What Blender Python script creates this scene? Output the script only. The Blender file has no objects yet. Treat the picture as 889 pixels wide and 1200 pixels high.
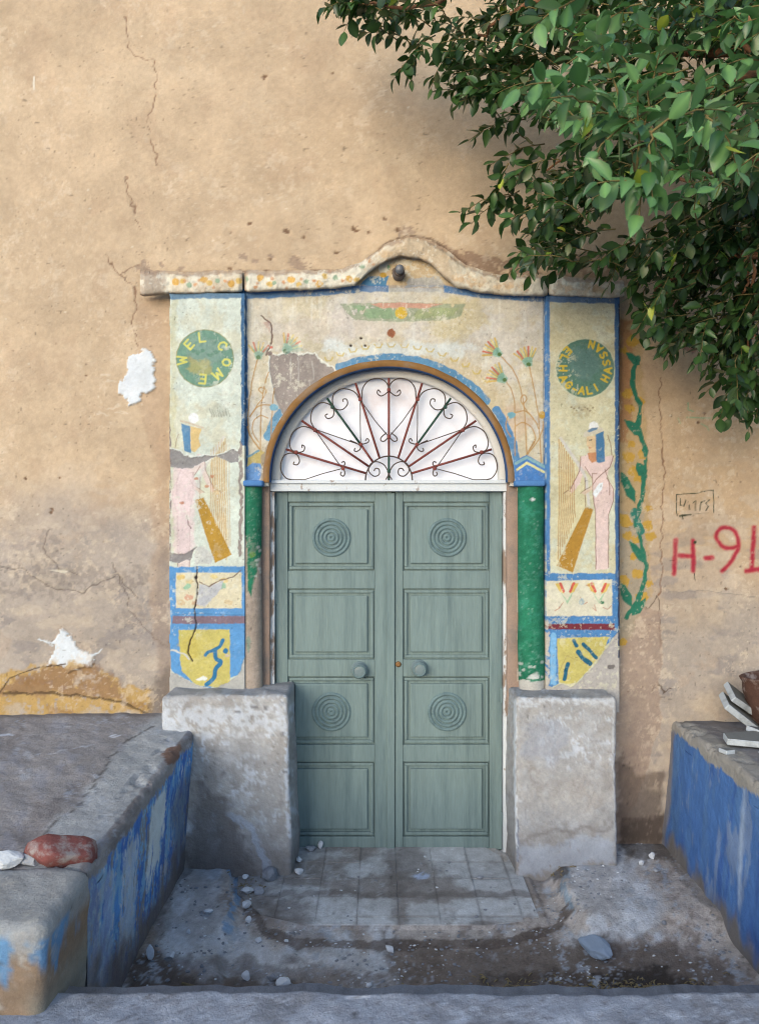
import bpy, math, random
import numpy as np
from mathutils import Vector, Matrix
random.seed(7); RNG = np.random.RandomState(7)
S = bpy.context.scene; COL = S.collection

# ------------------------------------------------------------------ camera, sky, sun, exposure
F = 933.0; CU, CV = 444.5, 600.0; CD = 4.75; EYE = 1.97
cam_d = bpy.data.cameras.new('camera'); cam = bpy.data.objects.new('camera', cam_d); COL.objects.link(cam)
cam_d.sensor_fit = 'HORIZONTAL'; cam_d.sensor_width = 24.0; cam_d.lens = F / 889.0 * 24.0
cam_d.clip_start = 0.05; cam_d.clip_end = 1000
cam.location = (0, -CD, EYE); cam.rotation_euler = (math.radians(90), 0, 0)
cam_d.dof.use_dof = True; cam_d.dof.focus_distance = 4.6; cam_d.dof.aperture_fstop = 5.6
S.camera = cam
W = bpy.data.worlds.new("World"); S.world = W; W.use_nodes = True
nt = W.node_tree; nt.nodes.clear()
sky = nt.nodes.new('ShaderNodeTexSky'); sky.sky_type = 'NISHITA'; sky.sun_disc = False
SUN_EL, SUN_AZ = math.radians(19), math.radians(208)      # azimuth: clockwise from +Y
sky.sun_elevation = SUN_EL; sky.sun_rotation = SUN_AZ; sky.dust_density = 1.0
bg = nt.nodes.new('ShaderNodeBackground'); bg.inputs[1].default_value = 0.15
wo = nt.nodes.new('ShaderNodeOutputWorld')
nt.links.new(sky.outputs[0], bg.inputs[0]); nt.links.new(bg.outputs[0], wo.inputs[0])
sl = bpy.data.lights.new('sun', 'SUN'); sun = bpy.data.objects.new('sun', sl); COL.objects.link(sun)
sl.energy = .8; sl.angle = math.radians(40); sl.color = (1.0, 0.88, 0.74)
dvec = Vector((math.sin(SUN_AZ) * math.cos(SUN_EL), math.cos(SUN_AZ) * math.cos(SUN_EL), math.sin(SUN_EL)))
sun.rotation_euler = dvec.to_track_quat('Z', 'Y').to_euler()
sun.location = (0, -20, 20)
S.view_settings.view_transform = 'Standard'; S.view_settings.look = 'None'
S.view_settings.exposure = 0.98; S.view_settings.gamma = 1.0
S.render.engine = 'CYCLES'
S.cycles.pixel_filter_type = 'BLACKMAN_HARRIS'; S.cycles.filter_width = 1.15
S.cycles.max_bounces = 6; S.cycles.diffuse_bounces = 3

# ------------------------------------------------------------------ helpers
KF = np.array([0.73, 0.85, 1.0])
def C(r, g, b, k=None):
    a = np.array([r, g, b], float) / 255.0
    c = np.where(a <= 0.04045, a / 12.92, ((a + 0.055) / 1.055) ** 2.4)
    if b > r * 1.25 and b > g: c[2] *= .84
    l = c @ np.array([.21, .72, .07]); c = l + (c - l) * .95
    return np.clip(c * (KF if k is None else k), .003, .9)
def P(u, v, d):
    return ((u - CU) / F * d, d - CD, EYE - (v - CV) / F * d)
def proj(p):
    d = p[..., 1] + CD
    return CU + p[..., 0] / d * F, CV + (EYE - p[..., 2]) / d * F
def tag(o, label=None, cat=None, group=None, kind=None):
    if label: o['label'] = label
    if cat: o['category'] = cat
    if group: o['group'] = group
    if kind: o['kind'] = kind
    return o
def empty(name, loc=(0, 0, 0), **k):
    o = bpy.data.objects.new(name, None); COL.objects.link(o); o.location = loc; o.empty_display_size = .1
    return tag(o, **k)
def _hash(ix, iy, seed):
    h = (ix.astype(np.int64) * 374761393 + iy.astype(np.int64) * 668265263 + seed * 1274126177) & 0xFFFFFFFF
    h = ((h ^ (h >> 13)) * 1274126177) & 0xFFFFFFFF
    h = h ^ (h >> 16)
    return (h & 0xFFFF) / 65535.0
def vn(x, y, s, seed=0):
    x = np.asarray(x, float) / s; y = np.asarray(y, float) / s
    ix = np.floor(x); iy = np.floor(y); fx = x - ix; fy = y - iy
    fx = fx * fx * (3 - 2 * fx); fy = fy * fy * (3 - 2 * fy)
    a = _hash(ix, iy, seed); b = _hash(ix + 1, iy, seed); c = _hash(ix, iy + 1, seed); d = _hash(ix + 1, iy + 1, seed)
    return (a * (1 - fx) + b * fx) * (1 - fy) + (c * (1 - fx) + d * fx) * fy
def fbm(x, y, s, seed=0, o=4, g=.5):
    t = 0; a = 1; n = 0
    for i in range(o):
        t = t + a * vn(x, y, s / 2 ** i, seed + i * 17); n += a; a *= g
    return t / n
def sst(x, a, b):
    t = np.clip((x - a) / (b - a + 1e-9), 0, 1); return t * t * (3 - 2 * t)

def make_mesh(name, V, Fc, col=None, smooth=True, extra=None):
    V = np.ascontiguousarray(V, dtype=np.float32); Fc = np.ascontiguousarray(Fc, dtype=np.int32)
    me = bpy.data.meshes.new(name); n = len(V); m, k = Fc.shape
    me.vertices.add(n); me.vertices.foreach_set('co', V.ravel())
    me.loops.add(m * k); me.loops.foreach_set('vertex_index', Fc.ravel())
    me.polygons.add(m); me.polygons.foreach_set('loop_start', np.arange(0, m * k, k, dtype=np.int32))
    me.polygons.foreach_set('loop_total', np.full(m, k, dtype=np.int32))
    me.polygons.foreach_set('use_smooth', np.full(m, smooth, dtype=bool))
    me.update(calc_edges=True)
    if col is not None:
        ca = me.color_attributes.new('paint', 'FLOAT_COLOR', 'POINT')
        c4 = np.ones((n, 4), np.float32); c4[:, :3] = col; ca.data.foreach_set('color', c4.ravel())
    return me
def link(name, me, mat=None, parent=None):
    o = bpy.data.objects.new(name, me); COL.objects.link(o)
    if mat: me.materials.append(mat)
    if parent:
        o.parent = parent
        if parent.location.length > 0: o.matrix_parent_inverse = Matrix.Translation(-parent.location)
    return o
def grid_faces(n, m):
    i = np.arange(n - 1)[:, None]; j = np.arange(m - 1)[None, :]
    a = (i * m + j).ravel()
    return np.stack([a, a + 1, a + m + 1, a + m], 1)
class Art:                                   # colour + relief over arrays of photo-pixel coordinates
    def __init__(s, U, V, base):
        s.U = U.ravel().astype(float); s.V = V.ravel().astype(float)
        s.n = len(s.U); s.c = np.tile(np.asarray(base, float), (s.n, 1)); s.r = np.zeros(s.n)
    def idx(s, x0, x1, y0, y1):
        return np.nonzero((s.U > x0) & (s.U < x1) & (s.V > y0) & (s.V < y1))[0]
    def put(s, ix, m, col, op=1.0, rel=None, wear=0, wseed=3, ws=5):
        m = m * op
        if wear: m = m * (1 - sst(fbm(s.U[ix], s.V[ix], ws, wseed, 4), 1 - wear - .08, 1 - wear + .04))
        s.c[ix] = s.c[ix] * (1 - m[:, None]) + np.asarray(col) * m[:, None]
        if rel is not None: s.r[ix] = s.r[ix] * (1 - m) + rel * m
    def poly(s, pts, col, op=1, wob=1.0, wsc=6, rel=None, wear=0, seed=1):
        p = np.array(pts, float); pad = wob * 1.6 + 3
        ix = s.idx(p[:, 0].min() - pad, p[:, 0].max() + pad, p[:, 1].min() - pad, p[:, 1].max() + pad)
        if not len(ix): return
        soft = wob >= 4 and op < .86 and rel is None
        x = s.U[ix] + (fbm(s.U[ix], s.V[ix], wsc, seed, 5, .62) - .5) * 2.4 * wob
        y = s.V[ix] + (fbm(s.U[ix], s.V[ix], wsc, seed + 50, 5, .62) - .5) * 2.4 * wob
        ins = np.zeros(len(ix), bool); dist = np.full(len(ix), 1e9)
        for k in range(len(p)):
            x1, y1 = p[k]; x2, y2 = p[(k + 1) % len(p)]
            c = ((y1 > y) != (y2 > y)) & (x < (x2 - x1) * (y - y1) / (y2 - y1 + 1e-12) + x1); ins ^= c
            dist = np.minimum(dist, s._sd(x, y, x1, y1, x2, y2))
        sd = np.where(ins, dist, -dist)
        if soft:
            m = sst(sd / wob + (fbm(s.U[ix], s.V[ix], wsc * .6, seed + 70, 5, .7) - .5) * 1.6, -.35, .65)
        else: m = np.clip(.5 + sd, 0, 1)
        s.put(ix, m, col, op, rel, wear, seed + 9)
    def _sd(s, x, y, x1, y1, x2, y2):
        dx, dy = x2 - x1, y2 - y1; L = dx * dx + dy * dy + 1e-9
        t = np.clip(((x - x1) * dx + (y - y1) * dy) / L, 0, 1)
        return np.hypot(x - x1 - t * dx, y - y1 - t * dy)
    def line(s, pts, w, col, op=1, wob=.4, wsc=6, rel=None, wear=0, seed=5, soft=.8, smooth=False, closed=False):
        if smooth: pts = catmull(pts, 6)
        p = np.array(pts, float); pad = w + wob + soft + 1
        if closed: p = np.vstack([p, p[:1]])
        ix = s.idx(p[:, 0].min() - pad, p[:, 0].max() + pad, p[:, 1].min() - pad, p[:, 1].max() + pad)
        if not len(ix): return
        x = s.U[ix] + (fbm(s.U[ix], s.V[ix], wsc, seed, 2) - .5) * 2 * wob
        y = s.V[ix] + (fbm(s.U[ix], s.V[ix], wsc, seed + 50, 2) - .5) * 2 * wob
        dist = np.full(len(ix), 1e9)
        for k in range(len(p) - 1):
            dist = np.minimum(dist, s._sd(x, y, p[k, 0], p[k, 1], p[k + 1, 0], p[k + 1, 1]))
        m = np.clip((w / 2 + soft / 2 - dist) / soft, 0, 1)
        s.put(ix, m, col, op, rel, wear, seed + 9)
    def disc(s, x, y, rx, ry, col, **k):
        s.poly([(x + rx * math.cos(a), y + ry * math.sin(a)) for a in np.linspace(0, 2 * math.pi, 25)[:-1]], col, **k)
    def finish(s, wear=.5, base=None, sc=1.0, grain=.10, pits=1, big=.4):
        U, V = s.U, s.V
        if base is not None:
            wear = wear * (.25 + 1.5 * sst(fbm(U, V, 55, 299, 3), .42, .62))
            f = fbm(U, V, 11 * sc, 301, 6, .72); m = (sst(f, .60, .66) * wear)[:, None]; s.c = s.c * (1 - m) + np.asarray(base) * m
            f = fbm(U, V * .8, 3.4 * sc, 333, 3, .7); m = (sst(f, .66, .74) * wear * .8)[:, None]; s.c = s.c * (1 - m) + np.asarray(base) * 1.08 * m
        f = fbm(U, V, 26 * sc, 305, 6, .75); s.c *= (1 + (f - .5)[:, None] * big)
        s.c *= 1 + (fbm(U, V, 2.6 * sc, 307, 2, .8) - .5)[:, None] * 2 * grain
        if pits:
            m = (sst(vn(U, V, 2.3 * sc, 311), .90, .97) * .45 * sst(fbm(U, V, 30, 313, 3), .42, .6))[:, None]; s.c *= 1 - m
        s.r += (fbm(U, V, 5 * sc, 315, 4, .7) - .5) * .0035
    def vary(s, sc, amp, seed=2, col=None, thr=None, o=4):
        f = fbm(s.U, s.V, sc, seed, o if col is None else 6, .5 if col is None else .64)
        if col is None: s.c *= (1 + (f - .5)[:, None] * 2 * amp)
        else:
            m = (sst(f, thr, thr + .12) * amp)[:, None]; s.c = s.c * (1 - m) + np.asarray(col) * m
def catmull(pts, k=6):
    p = [np.array(q, float) for q in pts]; p = [2 * p[0] - p[1]] + p + [2 * p[-1] - p[-2]]; out = []
    for i in range(1, len(p) - 2):
        for t in np.linspace(0, 1, k, endpoint=False):
            out.append(.5 * ((2 * p[i]) + (-p[i - 1] + p[i + 1]) * t + (2 * p[i - 1] - 5 * p[i] + 4 * p[i + 1] - p[i + 2]) * t * t + (-p[i - 1] + 3 * p[i] - 3 * p[i + 1] + p[i + 2]) * t ** 3))
    out.append(p[-2]); return out
GL = {  # stroke letters in a unit box, y down
 'W': [[(0, 0), (.25, 1), (.5, .3), (.75, 1), (1, 0)]], 'E': [[(.9, 0), (.1, 0), (.1, 1), (.9, 1)], [(.1, .5), (.75, .5)]],
 'L': [[(.1, 0), (.1, 1), (.85, 1)]], 'C': [[(.9, .2), (.65, 0), (.25, .1), (.05, .5), (.25, .9), (.65, 1), (.9, .8)]],
 'O': [[(.5, 0), (.12, .2), (.05, .5), (.12, .8), (.5, 1), (.88, .8), (.95, .5), (.88, .2), (.5, 0)]],
 'M': [[(0, 1), (.15, 0), (.5, .7), (.85, 0), (1, 1)]], 'H': [[(.1, 0), (.1, 1)], [(.9, 0), (.9, 1)], [(.1, .5), (.9, .5)]],
 'A': [[(0, 1), (.5, 0), (1, 1)], [(.2, .65), (.8, .65)]], 'G': [[(.9, .2), (.6, 0), (.2, .15), (.05, .5), (.2, .9), (.6, 1), (.9, .8), (.9, .55), (.55, .55)]],
 '-': [[(.2, .5), (.8, .5)]], 'I': [[(.5, 0), (.5, 1)]], 'S': [[(.9, .12), (.5, 0), (.15, .2), (.3, .45), (.7, .55), (.88, .8), (.5, 1), (.1, .88)]],
 'N': [[(.1, 1), (.1, 0), (.9, 1), (.9, 0)]]}
def glyph(art, ch, cx, cy, w, h, up, col, lw, **k):
    ux, uy = up; n = math.hypot(ux, uy); ux, uy = ux / n, uy / n; rx, ry = -uy, ux   # right = up turned clockwise on screen
    for st in GL[ch]:
        art.line([(cx + (a - .5) * w * rx - (b - .5) * h * ux, cy + (a - .5) * w * ry - (b - .5) * h * uy) for a, b in st], lw, col, wob=.25, **k)

def paint_grid(name, Us, Vs, d, painter, mat, parent, keep=None, thick=0.0, yoff=None):
    U, V = np.meshgrid(Us, Vs)
    art = painter(U, V); n, m = U.shape
    rel = art.r.copy()
    if yoff is not None: rel += yoff(art.U, art.V)
    co = np.stack([(art.U - CU) / F * d, d - CD - rel, EYE - (art.V - CV) / F * d], 1)
    fc = grid_faces(n, m)[:, ::-1]           # faces look at the camera (-Y)
    if keep is not None:
        cu = art.U[fc].mean(1); cv = art.V[fc].mean(1); fc = fc[keep(cu, cv)]
    col = art.c
    if thick:
        e = np.concatenate([fc[:, [0, 1]], fc[:, [1, 2]], fc[:, [2, 3]], fc[:, [3, 0]]]).astype(np.int64); N = len(co)
        key = e[:, 0] * N + e[:, 1]; rev = e[:, 1] * N + e[:, 0]
        b = e[~np.isin(key, rev)]
        used = np.unique(b); mp = -np.ones(N, np.int64); mp[used] = np.arange(len(used)) + N
        back = co[used].copy(); back[:, 1] = d - CD + thick
        co = np.vstack([co, back]); col = np.vstack([col, col[used] * .97])
        fc = np.vstack([fc, np.stack([b[:, 1], b[:, 0], mp[b[:, 0]], mp[b[:, 1]]], 1)])
    u = np.unique(fc); mp = -np.ones(len(co), np.int64); mp[u] = np.arange(len(u))
    me = make_mesh(name, co[u], mp[fc], col[u])
    return link(name, me, mat, parent)
def surf(name, Pts, col, mat, parent=None, flip=False, smooth=True):
    n, m, _ = Pts.shape; fc = grid_faces(n, m)
    if flip: fc = fc[:, ::-1]
    return link(name, make_mesh(name, Pts.reshape(-1, 3), fc, None if col is None else col.reshape(-1, 3), smooth), mat, parent)
def join_raw(parts):
    V = []; Q = []; n = 0
    for v, f in parts:
        V.append(v); Q.append(np.asarray(f) + n); n += len(v)
    return np.vstack(V), np.vstack(Q)
def box_raw(x0, x1, y0, y1, z0, z1, ch=.003):
    # chamfered box as quads (24 verts, faces 6 + 12 edge strips, corner tris as degenerate-free quads skipped via rbox)
    return rbox_raw(((x0 + x1) / 2, (y0 + y1) / 2, (z0 + z1) / 2), (x1 - x0, y1 - y0, z1 - z0), ch, 0)
def rbox_raw(c, size, r, seg, n=None):
    """rounded box: outer size, corner radius r; seg inner subdivisions per face axis"""
    h = np.array(size, float) / 2; r = min(r, *(h * .99)); c = np.array(c, float)
    def axis(hh, k):
        inner = np.linspace(-(hh - r), hh - r, k + 2)
        ang = np.linspace(0, math.pi / 4, 3)[1:] if seg else np.array([math.pi / 4])
        o = (hh - r) + r * np.tan(ang)
        return np.concatenate([-o[::-1], inner, o])
    ns = n if n is not None else (seg, seg, seg)
    V = []; Q = []; cnt = 0
    for ax in range(3):
        a1, a2 = (ax + 1) % 3, (ax + 2) % 3
        A = axis(h[a1], ns[a1]); B = axis(h[a2], ns[a2])
        for sgn in (-1, 1):
            g = np.zeros((len(A), len(B), 3)); g[..., ax] = sgn * h[ax]; g[..., a1] = A[:, None]; g[..., a2] = B[None, :]
            p = g.reshape(-1, 3); q = np.clip(p, -(h - r), h - r); dd = p - q; L = np.linalg.norm(dd, axis=1, keepdims=True)
            p = q + dd / np.maximum(L, 1e-9) * r
            f = grid_faces(len(A), len(B))
            if sgn < 0: f = f[:, ::-1]
            V.append(p); Q.append(f + cnt); cnt += len(p)
    V = np.vstack(V); Q = np.vstack(Q)
    key = np.round(V * 20000).astype(np.int64); _, first, inv = np.unique(key, axis=0, return_index=True, return_inverse=True)
    V = V[first]; Q = inv.ravel()[Q]
    return V + c, Q
def box(name, x0, x1, y0, y1, z0, z1, mat, parent=None, ch=.003):
    V, Q = box_raw(x0, x1, y0, y1, z0, z1, ch); return link(name, make_mesh(name, V, Q, None, False), mat, parent)
def tube_raw(pts, r, k=8, flat=1.0):
    p = np.array(pts, float); n = len(p); rr = np.broadcast_to(np.asarray(r, float), (n,))
    t = np.gradient(p, axis=0); t /= np.linalg.norm(t, axis=1, keepdims=True) + 1e-12
    ref = np.array([0, 1, 0.]) if abs(t[0, 1]) < .8 else np.array([1., 0, 0])
    rings = []
    for i in range(n):
        a = np.cross(t[i], ref); a /= np.linalg.norm(a) + 1e-12; b = np.cross(a, t[i]); ref = b
        an = np.linspace(0, 2 * math.pi, k, endpoint=False)[:, None]
        rings.append(p[i] + rr[i] * (np.cos(an) * a + flat * np.sin(an) * b))
    V = np.vstack(rings); Q = []
    for i in range(n - 1):
        for j in range(k):
            Q.append((i * k + j, i * k + (j + 1) % k, (i + 1) * k + (j + 1) % k, (i + 1) * k + j))
    # end caps as quads (k even)
    for base, rev in ((0, True), ((n - 1) * k, False)):
        for j in range(k // 2 - 1):
            q = [base + j, base + j + 1, base + k - 2 - j, base + k - 1 - j]
            Q.append(tuple(q[::-1] if rev else q))
    return V, np.array(Q)
def tube(name, pts, r, mat, parent=None, k=8, **kw):
    V, Q = tube_raw(pts, r, k); return link(name, make_mesh(name, V, Q), mat, parent)
def revolve_y(name, cx, cz, prof, mat, parent, k=40):
    """profile list of (radius, y) turned round the Y axis at cx,cz"""
    an = np.linspace(0, 2 * math.pi, k, endpoint=False); V = []; Q = []
    for r, y in prof:
        V += [(cx + r * math.cos(a), y, cz + r * math.sin(a)) for a in an]
    for i in range(len(prof) - 1):
        for j in range(k): Q.append((i * k + j, (i + 1) * k + j, (i + 1) * k + (j + 1) % k, i * k + (j + 1) % k))
    return link(name, make_mesh(name, np.array(V), np.array(Q)[:, ::-1]), mat, parent)
def noise3(V, s, seed=0):
    return (vn(V[:, 0] + V[:, 2] * .37, V[:, 1] - V[:, 2] * .61, s, seed) + vn(V[:, 2] + V[:, 0] * .53, V[:, 1] + V[:, 0] * .29, s, seed + 5) + vn(V[:, 2] - V[:, 1] * .4, V[:, 0] + V[:, 1] * .8, s, seed + 9)) / 3 - .5

# ------------------------------------------------------------------ materials
def nodemat(name):
    m = bpy.data.materials.new(name); m.use_nodes = True; n = m.node_tree; b = n.nodes['Principled BSDF']
    return m, n, b
def mk(name, color=None, attr=False, rough=.9, var=.12, vscale=6, bump=.3, bscale=60, stretch=(1, 1, 1), spec=.25, col2=None, c2scale=5, c2lo=.5, c2hi=.62, fine=140, metal=0, randvar=0, coat=0):
    m, n, b = nodemat(name); L = n.links.new
    tc = n.nodes.new('ShaderNodeNewGeometry'); mp = n.nodes.new('ShaderNodeMapping'); mp.inputs['Scale'].default_value = stretch
    L(tc.outputs['Position'], mp.inputs[0])
    def noise(sc, det=6, ro=.6):
        t = n.nodes.new('ShaderNodeTexNoise'); t.inputs['Scale'].default_value = sc; t.inputs['Detail'].default_value = det; t.inputs['Roughness'].default_value = ro
        L(mp.outputs[0], t.inputs['Vector']); return t
    if attr:
        a = n.nodes.new('ShaderNodeAttribute'); a.attribute_name = 'paint'; src = a.outputs['Color']
    else:
        a = n.nodes.new('ShaderNodeRGB'); a.outputs[0].default_value = (*color, 1); src = a.outputs[0]
    if col2 is not None:
        t = noise(c2scale, 8, .65); r = n.nodes.new('ShaderNodeMapRange'); r.inputs[1].default_value = c2lo; r.inputs[2].default_value = c2hi
        L(t.outputs[0], r.inputs[0]); x = n.nodes.new('ShaderNodeMix'); x.data_type = 'RGBA'
        L(r.outputs[0], x.inputs['Factor']); L(src, x.inputs[6]); x.inputs[7].default_value = (*col2, 1); src = x.outputs[2]
    t1 = noise(vscale, 5); t2 = noise(fine, 3)
    ad = n.nodes.new('ShaderNodeMath'); ad.operation = 'ADD'; L(t1.outputs[0], ad.inputs[0]); L(t2.outputs[0], ad.inputs[1])
    r = n.nodes.new('ShaderNodeMapRange'); r.inputs[1].default_value = .6; r.inputs[2].default_value = 1.4; r.inputs[3].default_value = 1 - var; r.inputs[4].default_value = 1 + var
    L(ad.outputs[0], r.inputs[0]); val = r.outputs[0]
    if randvar:
        oi = n.nodes.new('ShaderNodeObjectInfo'); rr = n.nodes.new('ShaderNodeMapRange'); rr.inputs[3].default_value = 1 - randvar; rr.inputs[4].default_value = 1 + randvar
        L(oi.outputs['Random'], rr.inputs[0]); mm = n.nodes.new('ShaderNodeMath'); mm.operation = 'MULTIPLY'; L(val, mm.inputs[0]); L(rr.outputs[0], mm.inputs[1]); val = mm.outputs[0]
    vm = n.nodes.new('ShaderNodeVectorMath'); vm.operation = 'SCALE'; L(src, vm.inputs[0]); L(val, vm.inputs['Scale']); L(vm.outputs[0], b.inputs['Base Color'])
    b.inputs['Roughness'].default_value = rough; b.inputs['Specular IOR Level'].default_value = spec; b.inputs['Metallic'].default_value = metal
    if bump:
        t3 = noise(bscale, 8, .7); bp = n.nodes.new('ShaderNodeBump'); bp.inputs['Strength'].default_value = bump; bp.inputs['Distance'].default_value = .01
        L(t3.outputs[0], bp.inputs['Height']); L(bp.outputs[0], b.inputs['Normal'])
    return m
M_plaster = mk('painted_plaster', attr=True, var=.15, vscale=9, bump=.5, bscale=60, fine=230)
M_wall = mk('wall_plaster', attr=True, var=.13, vscale=3.5, bump=.55, bscale=34, fine=190)
M_earth = mk('earth_and_cement', attr=True, var=.32, vscale=14, bump=1.0, bscale=70, fine=220)
M_cement = mk('rough_cement', attr=True, var=.2, vscale=12, bump=.85, bscale=48, fine=200)
M_green = mk('green_column_paint', attr=True, var=.25, vscale=22, bump=.6, bscale=60, rough=.9, spec=.15)
M_door = mk('door_paint', color=C(128, 142, 133), rough=.6, var=.17, vscale=9, bump=.4, bscale=60, stretch=(1, 1, .07), fine=170, spec=.3, col2=C(98, 114, 110), c2scale=16, c2lo=.46, c2hi=.74)
M_doordark = mk('door_groove', color=C(70, 80, 68), rough=.8)
M_white = mk('peeling_white_paint', color=C(225, 220, 212), rough=.7, var=.08, col2=C(150, 120, 98), c2scale=16, c2lo=.62, c2hi=.68, stretch=(1, 1, .5), bump=.3)
M_peel = mk('heavily_peeled_white_paint', color=C(222, 216, 208), rough=.8, var=.1, col2=C(158, 132, 112), c2scale=14, c2lo=.47, c2hi=.53, stretch=(1, 1, .35), bump=.4)
M_arch = mk('cream_arch_paint', color=C(228, 214, 196), rough=.75, var=.08, col2=C(190, 165, 138), c2scale=10, c2lo=.6, c2hi=.75)
M_pane = mk('frosted_white_pane', color=C(250, 240, 236), rough=.35, var=.05, vscale=4, bump=.05, col2=C(222, 196, 184), c2scale=3.2, c2lo=.52, c2hi=.8)
M_red = mk('rust_red_iron', color=C(132, 62, 52), rough=.6, var=.3, vscale=30, bump=.2)
M_grn = mk('dark_green_iron', color=C(42, 74, 58), rough=.6, var=.25, vscale=30, bump=.2)
M_scroll = mk('dark_wrought_iron', color=C(84, 66, 56), rough=.6, var=.25, vscale=30, bump=.2)
M_brass = mk('rusty_lock', color=C(150, 105, 60), rough=.5, metal=.5)
M_stone = mk('pale_stone', color=C(158, 155, 155), rough=.9, var=.2, vscale=30, bump=.6, bscale=70, randvar=.2)
M_wstone = mk('chalk_white_stone', color=C(226, 220, 214), rough=.9, var=.12, vscale=30, bump=.5, bscale=60)
M_rstone = mk('red_stone', color=C(138, 78, 70), rough=.9, var=.2, vscale=18, bump=.6, bscale=60, col2=C(165, 148, 138), c2scale=14, c2lo=.48, c2hi=.62)
M_blue_stone = mk('flat_grey_stone', color=C(150, 160, 172), rough=.85, var=.08, vscale=20, bump=.3)
M_slab = mk('broken_marble', color=C(196, 194, 190), rough=.6, var=.1, vscale=12, bump=.3, col2=C(120, 118, 114), c2scale=6, c2lo=.5, c2hi=.7)
M_slabtop = mk('dusty_grey_slab_face', color=C(128, 124, 116), rough=.9, var=.14, vscale=12, bump=.4)
M_pot = mk('rusted_pot', color=C(96, 64, 50), rough=.85, var=.3, vscale=14, bump=.6, bscale=60, col2=C(165, 142, 128), c2scale=9, c2lo=.5, c2hi=.62)
M_bark = mk('orange_brown_bark', color=(.22, .11, .06), rough=.9, var=.3, vscale=20, bump=.6, bscale=70)
M_twig = mk('green_brown_twig', color=(.16, .13, .05), rough=.8, var=.2)
M_lamp = mk('grey_lamp_glass', color=C(110, 108, 108), rough=.25, var=.2, spec=.5)
M_dark = mk('dark_gap', color=(.02, .018, .016), rough=1)
M_straw = mk('dry_straw', color=C(150, 128, 88), rough=.9, var=.2)
def leafmat(name, c1, c2, rough):
    m, n, b = nodemat(name); L = n.links.new
    g = n.nodes.new('ShaderNodeNewGeometry'); t = n.nodes.new('ShaderNodeTexNoise'); t.inputs['Scale'].default_value = 9
    L(g.outputs['Position'], t.inputs['Vector']); oi = n.nodes.new('ShaderNodeObjectInfo')
    ri = n.nodes.new('ShaderNodeMath'); ri.operation = 'ADD'; L(g.outputs['Random Per Island'], ri.inputs[0]); L(oi.outputs['Random'], ri.inputs[1])
    fr = n.nodes.new('ShaderNodeMath'); fr.operation = 'FRACT'; L(ri.outputs[0], fr.inputs[0])
    x = n.nodes.new('ShaderNodeMix'); x.data_type = 'RGBA'; L(fr.outputs[0], x.inputs['Factor']); x.inputs[6].default_value = (*c1, 1); x.inputs[7].default_value = (*c2, 1)
    at = n.nodes.new('ShaderNodeAttribute'); at.attribute_name = 'paint'; ml = n.nodes.new('ShaderNodeVectorMath'); ml.operation = 'MULTIPLY'
    L(x.outputs[2], ml.inputs[0]); L(at.outputs['Vector'], ml.inputs[1]); L(ml.outputs[0], b.inputs['Base Color'])
    b.inputs['Roughness'].default_value = rough; b.inputs['Specular IOR Level'].default_value = .5
    tr = n.nodes.new('ShaderNodeBsdfTranslucent'); tr.inputs[0].default_value = (c2[0] * 1.3, c2[1] * 1.6, c2[2] * .8, 1)
    mx = n.nodes.new('ShaderNodeMixShader'); mx.inputs[0].default_value = .14; L(b.outputs[0], mx.inputs[1]); L(tr.outputs[0], mx.inputs[2])
    L(mx.outputs[0], n.nodes['Material Output'].inputs[0]); return m
M_leaf = leafmat('shade_tone_leaf', (.010, .030, .010), (.048, .11, .034), .34)  # deeper leaves: shade inside the crown is put into this darker green
M_leafn = leafmat('lit_tone_leaf', (.028, .085, .032), (.12, .26, .105), .34)  # nearer leaves: the light on them is put into this paler green
M_leafy = leafmat('young_yellow_leaf', (.16, .30, .05), (.30, .36, .05), .45)
# ------------------------------------------------------------------ colours seen on the paintwork
BLUE = C(72, 118, 172); BLUE2 = C(92, 148, 206); NAVY = C(58, 84, 122); GREEN = C(44, 118, 86); OCH = C(196, 148, 50); GOLD = C(180, 130, 40)
GREY = C(150, 134, 122); GRY2 = C(168, 160, 152); TAN = C(204, 172, 136); CREAM = C(222, 206, 176); PALE = C(216, 214, 192); PINK = C(226, 204, 188)
LINE = C(186, 138, 76); REDB = C(120, 52, 58); YEL = C(206, 180, 92)
def arange(*seg):
    out = []
    for a, b, st in seg: out.append(np.arange(a, b, st))
    return np.concatenate(out + [[seg[-1][1]]])
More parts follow.
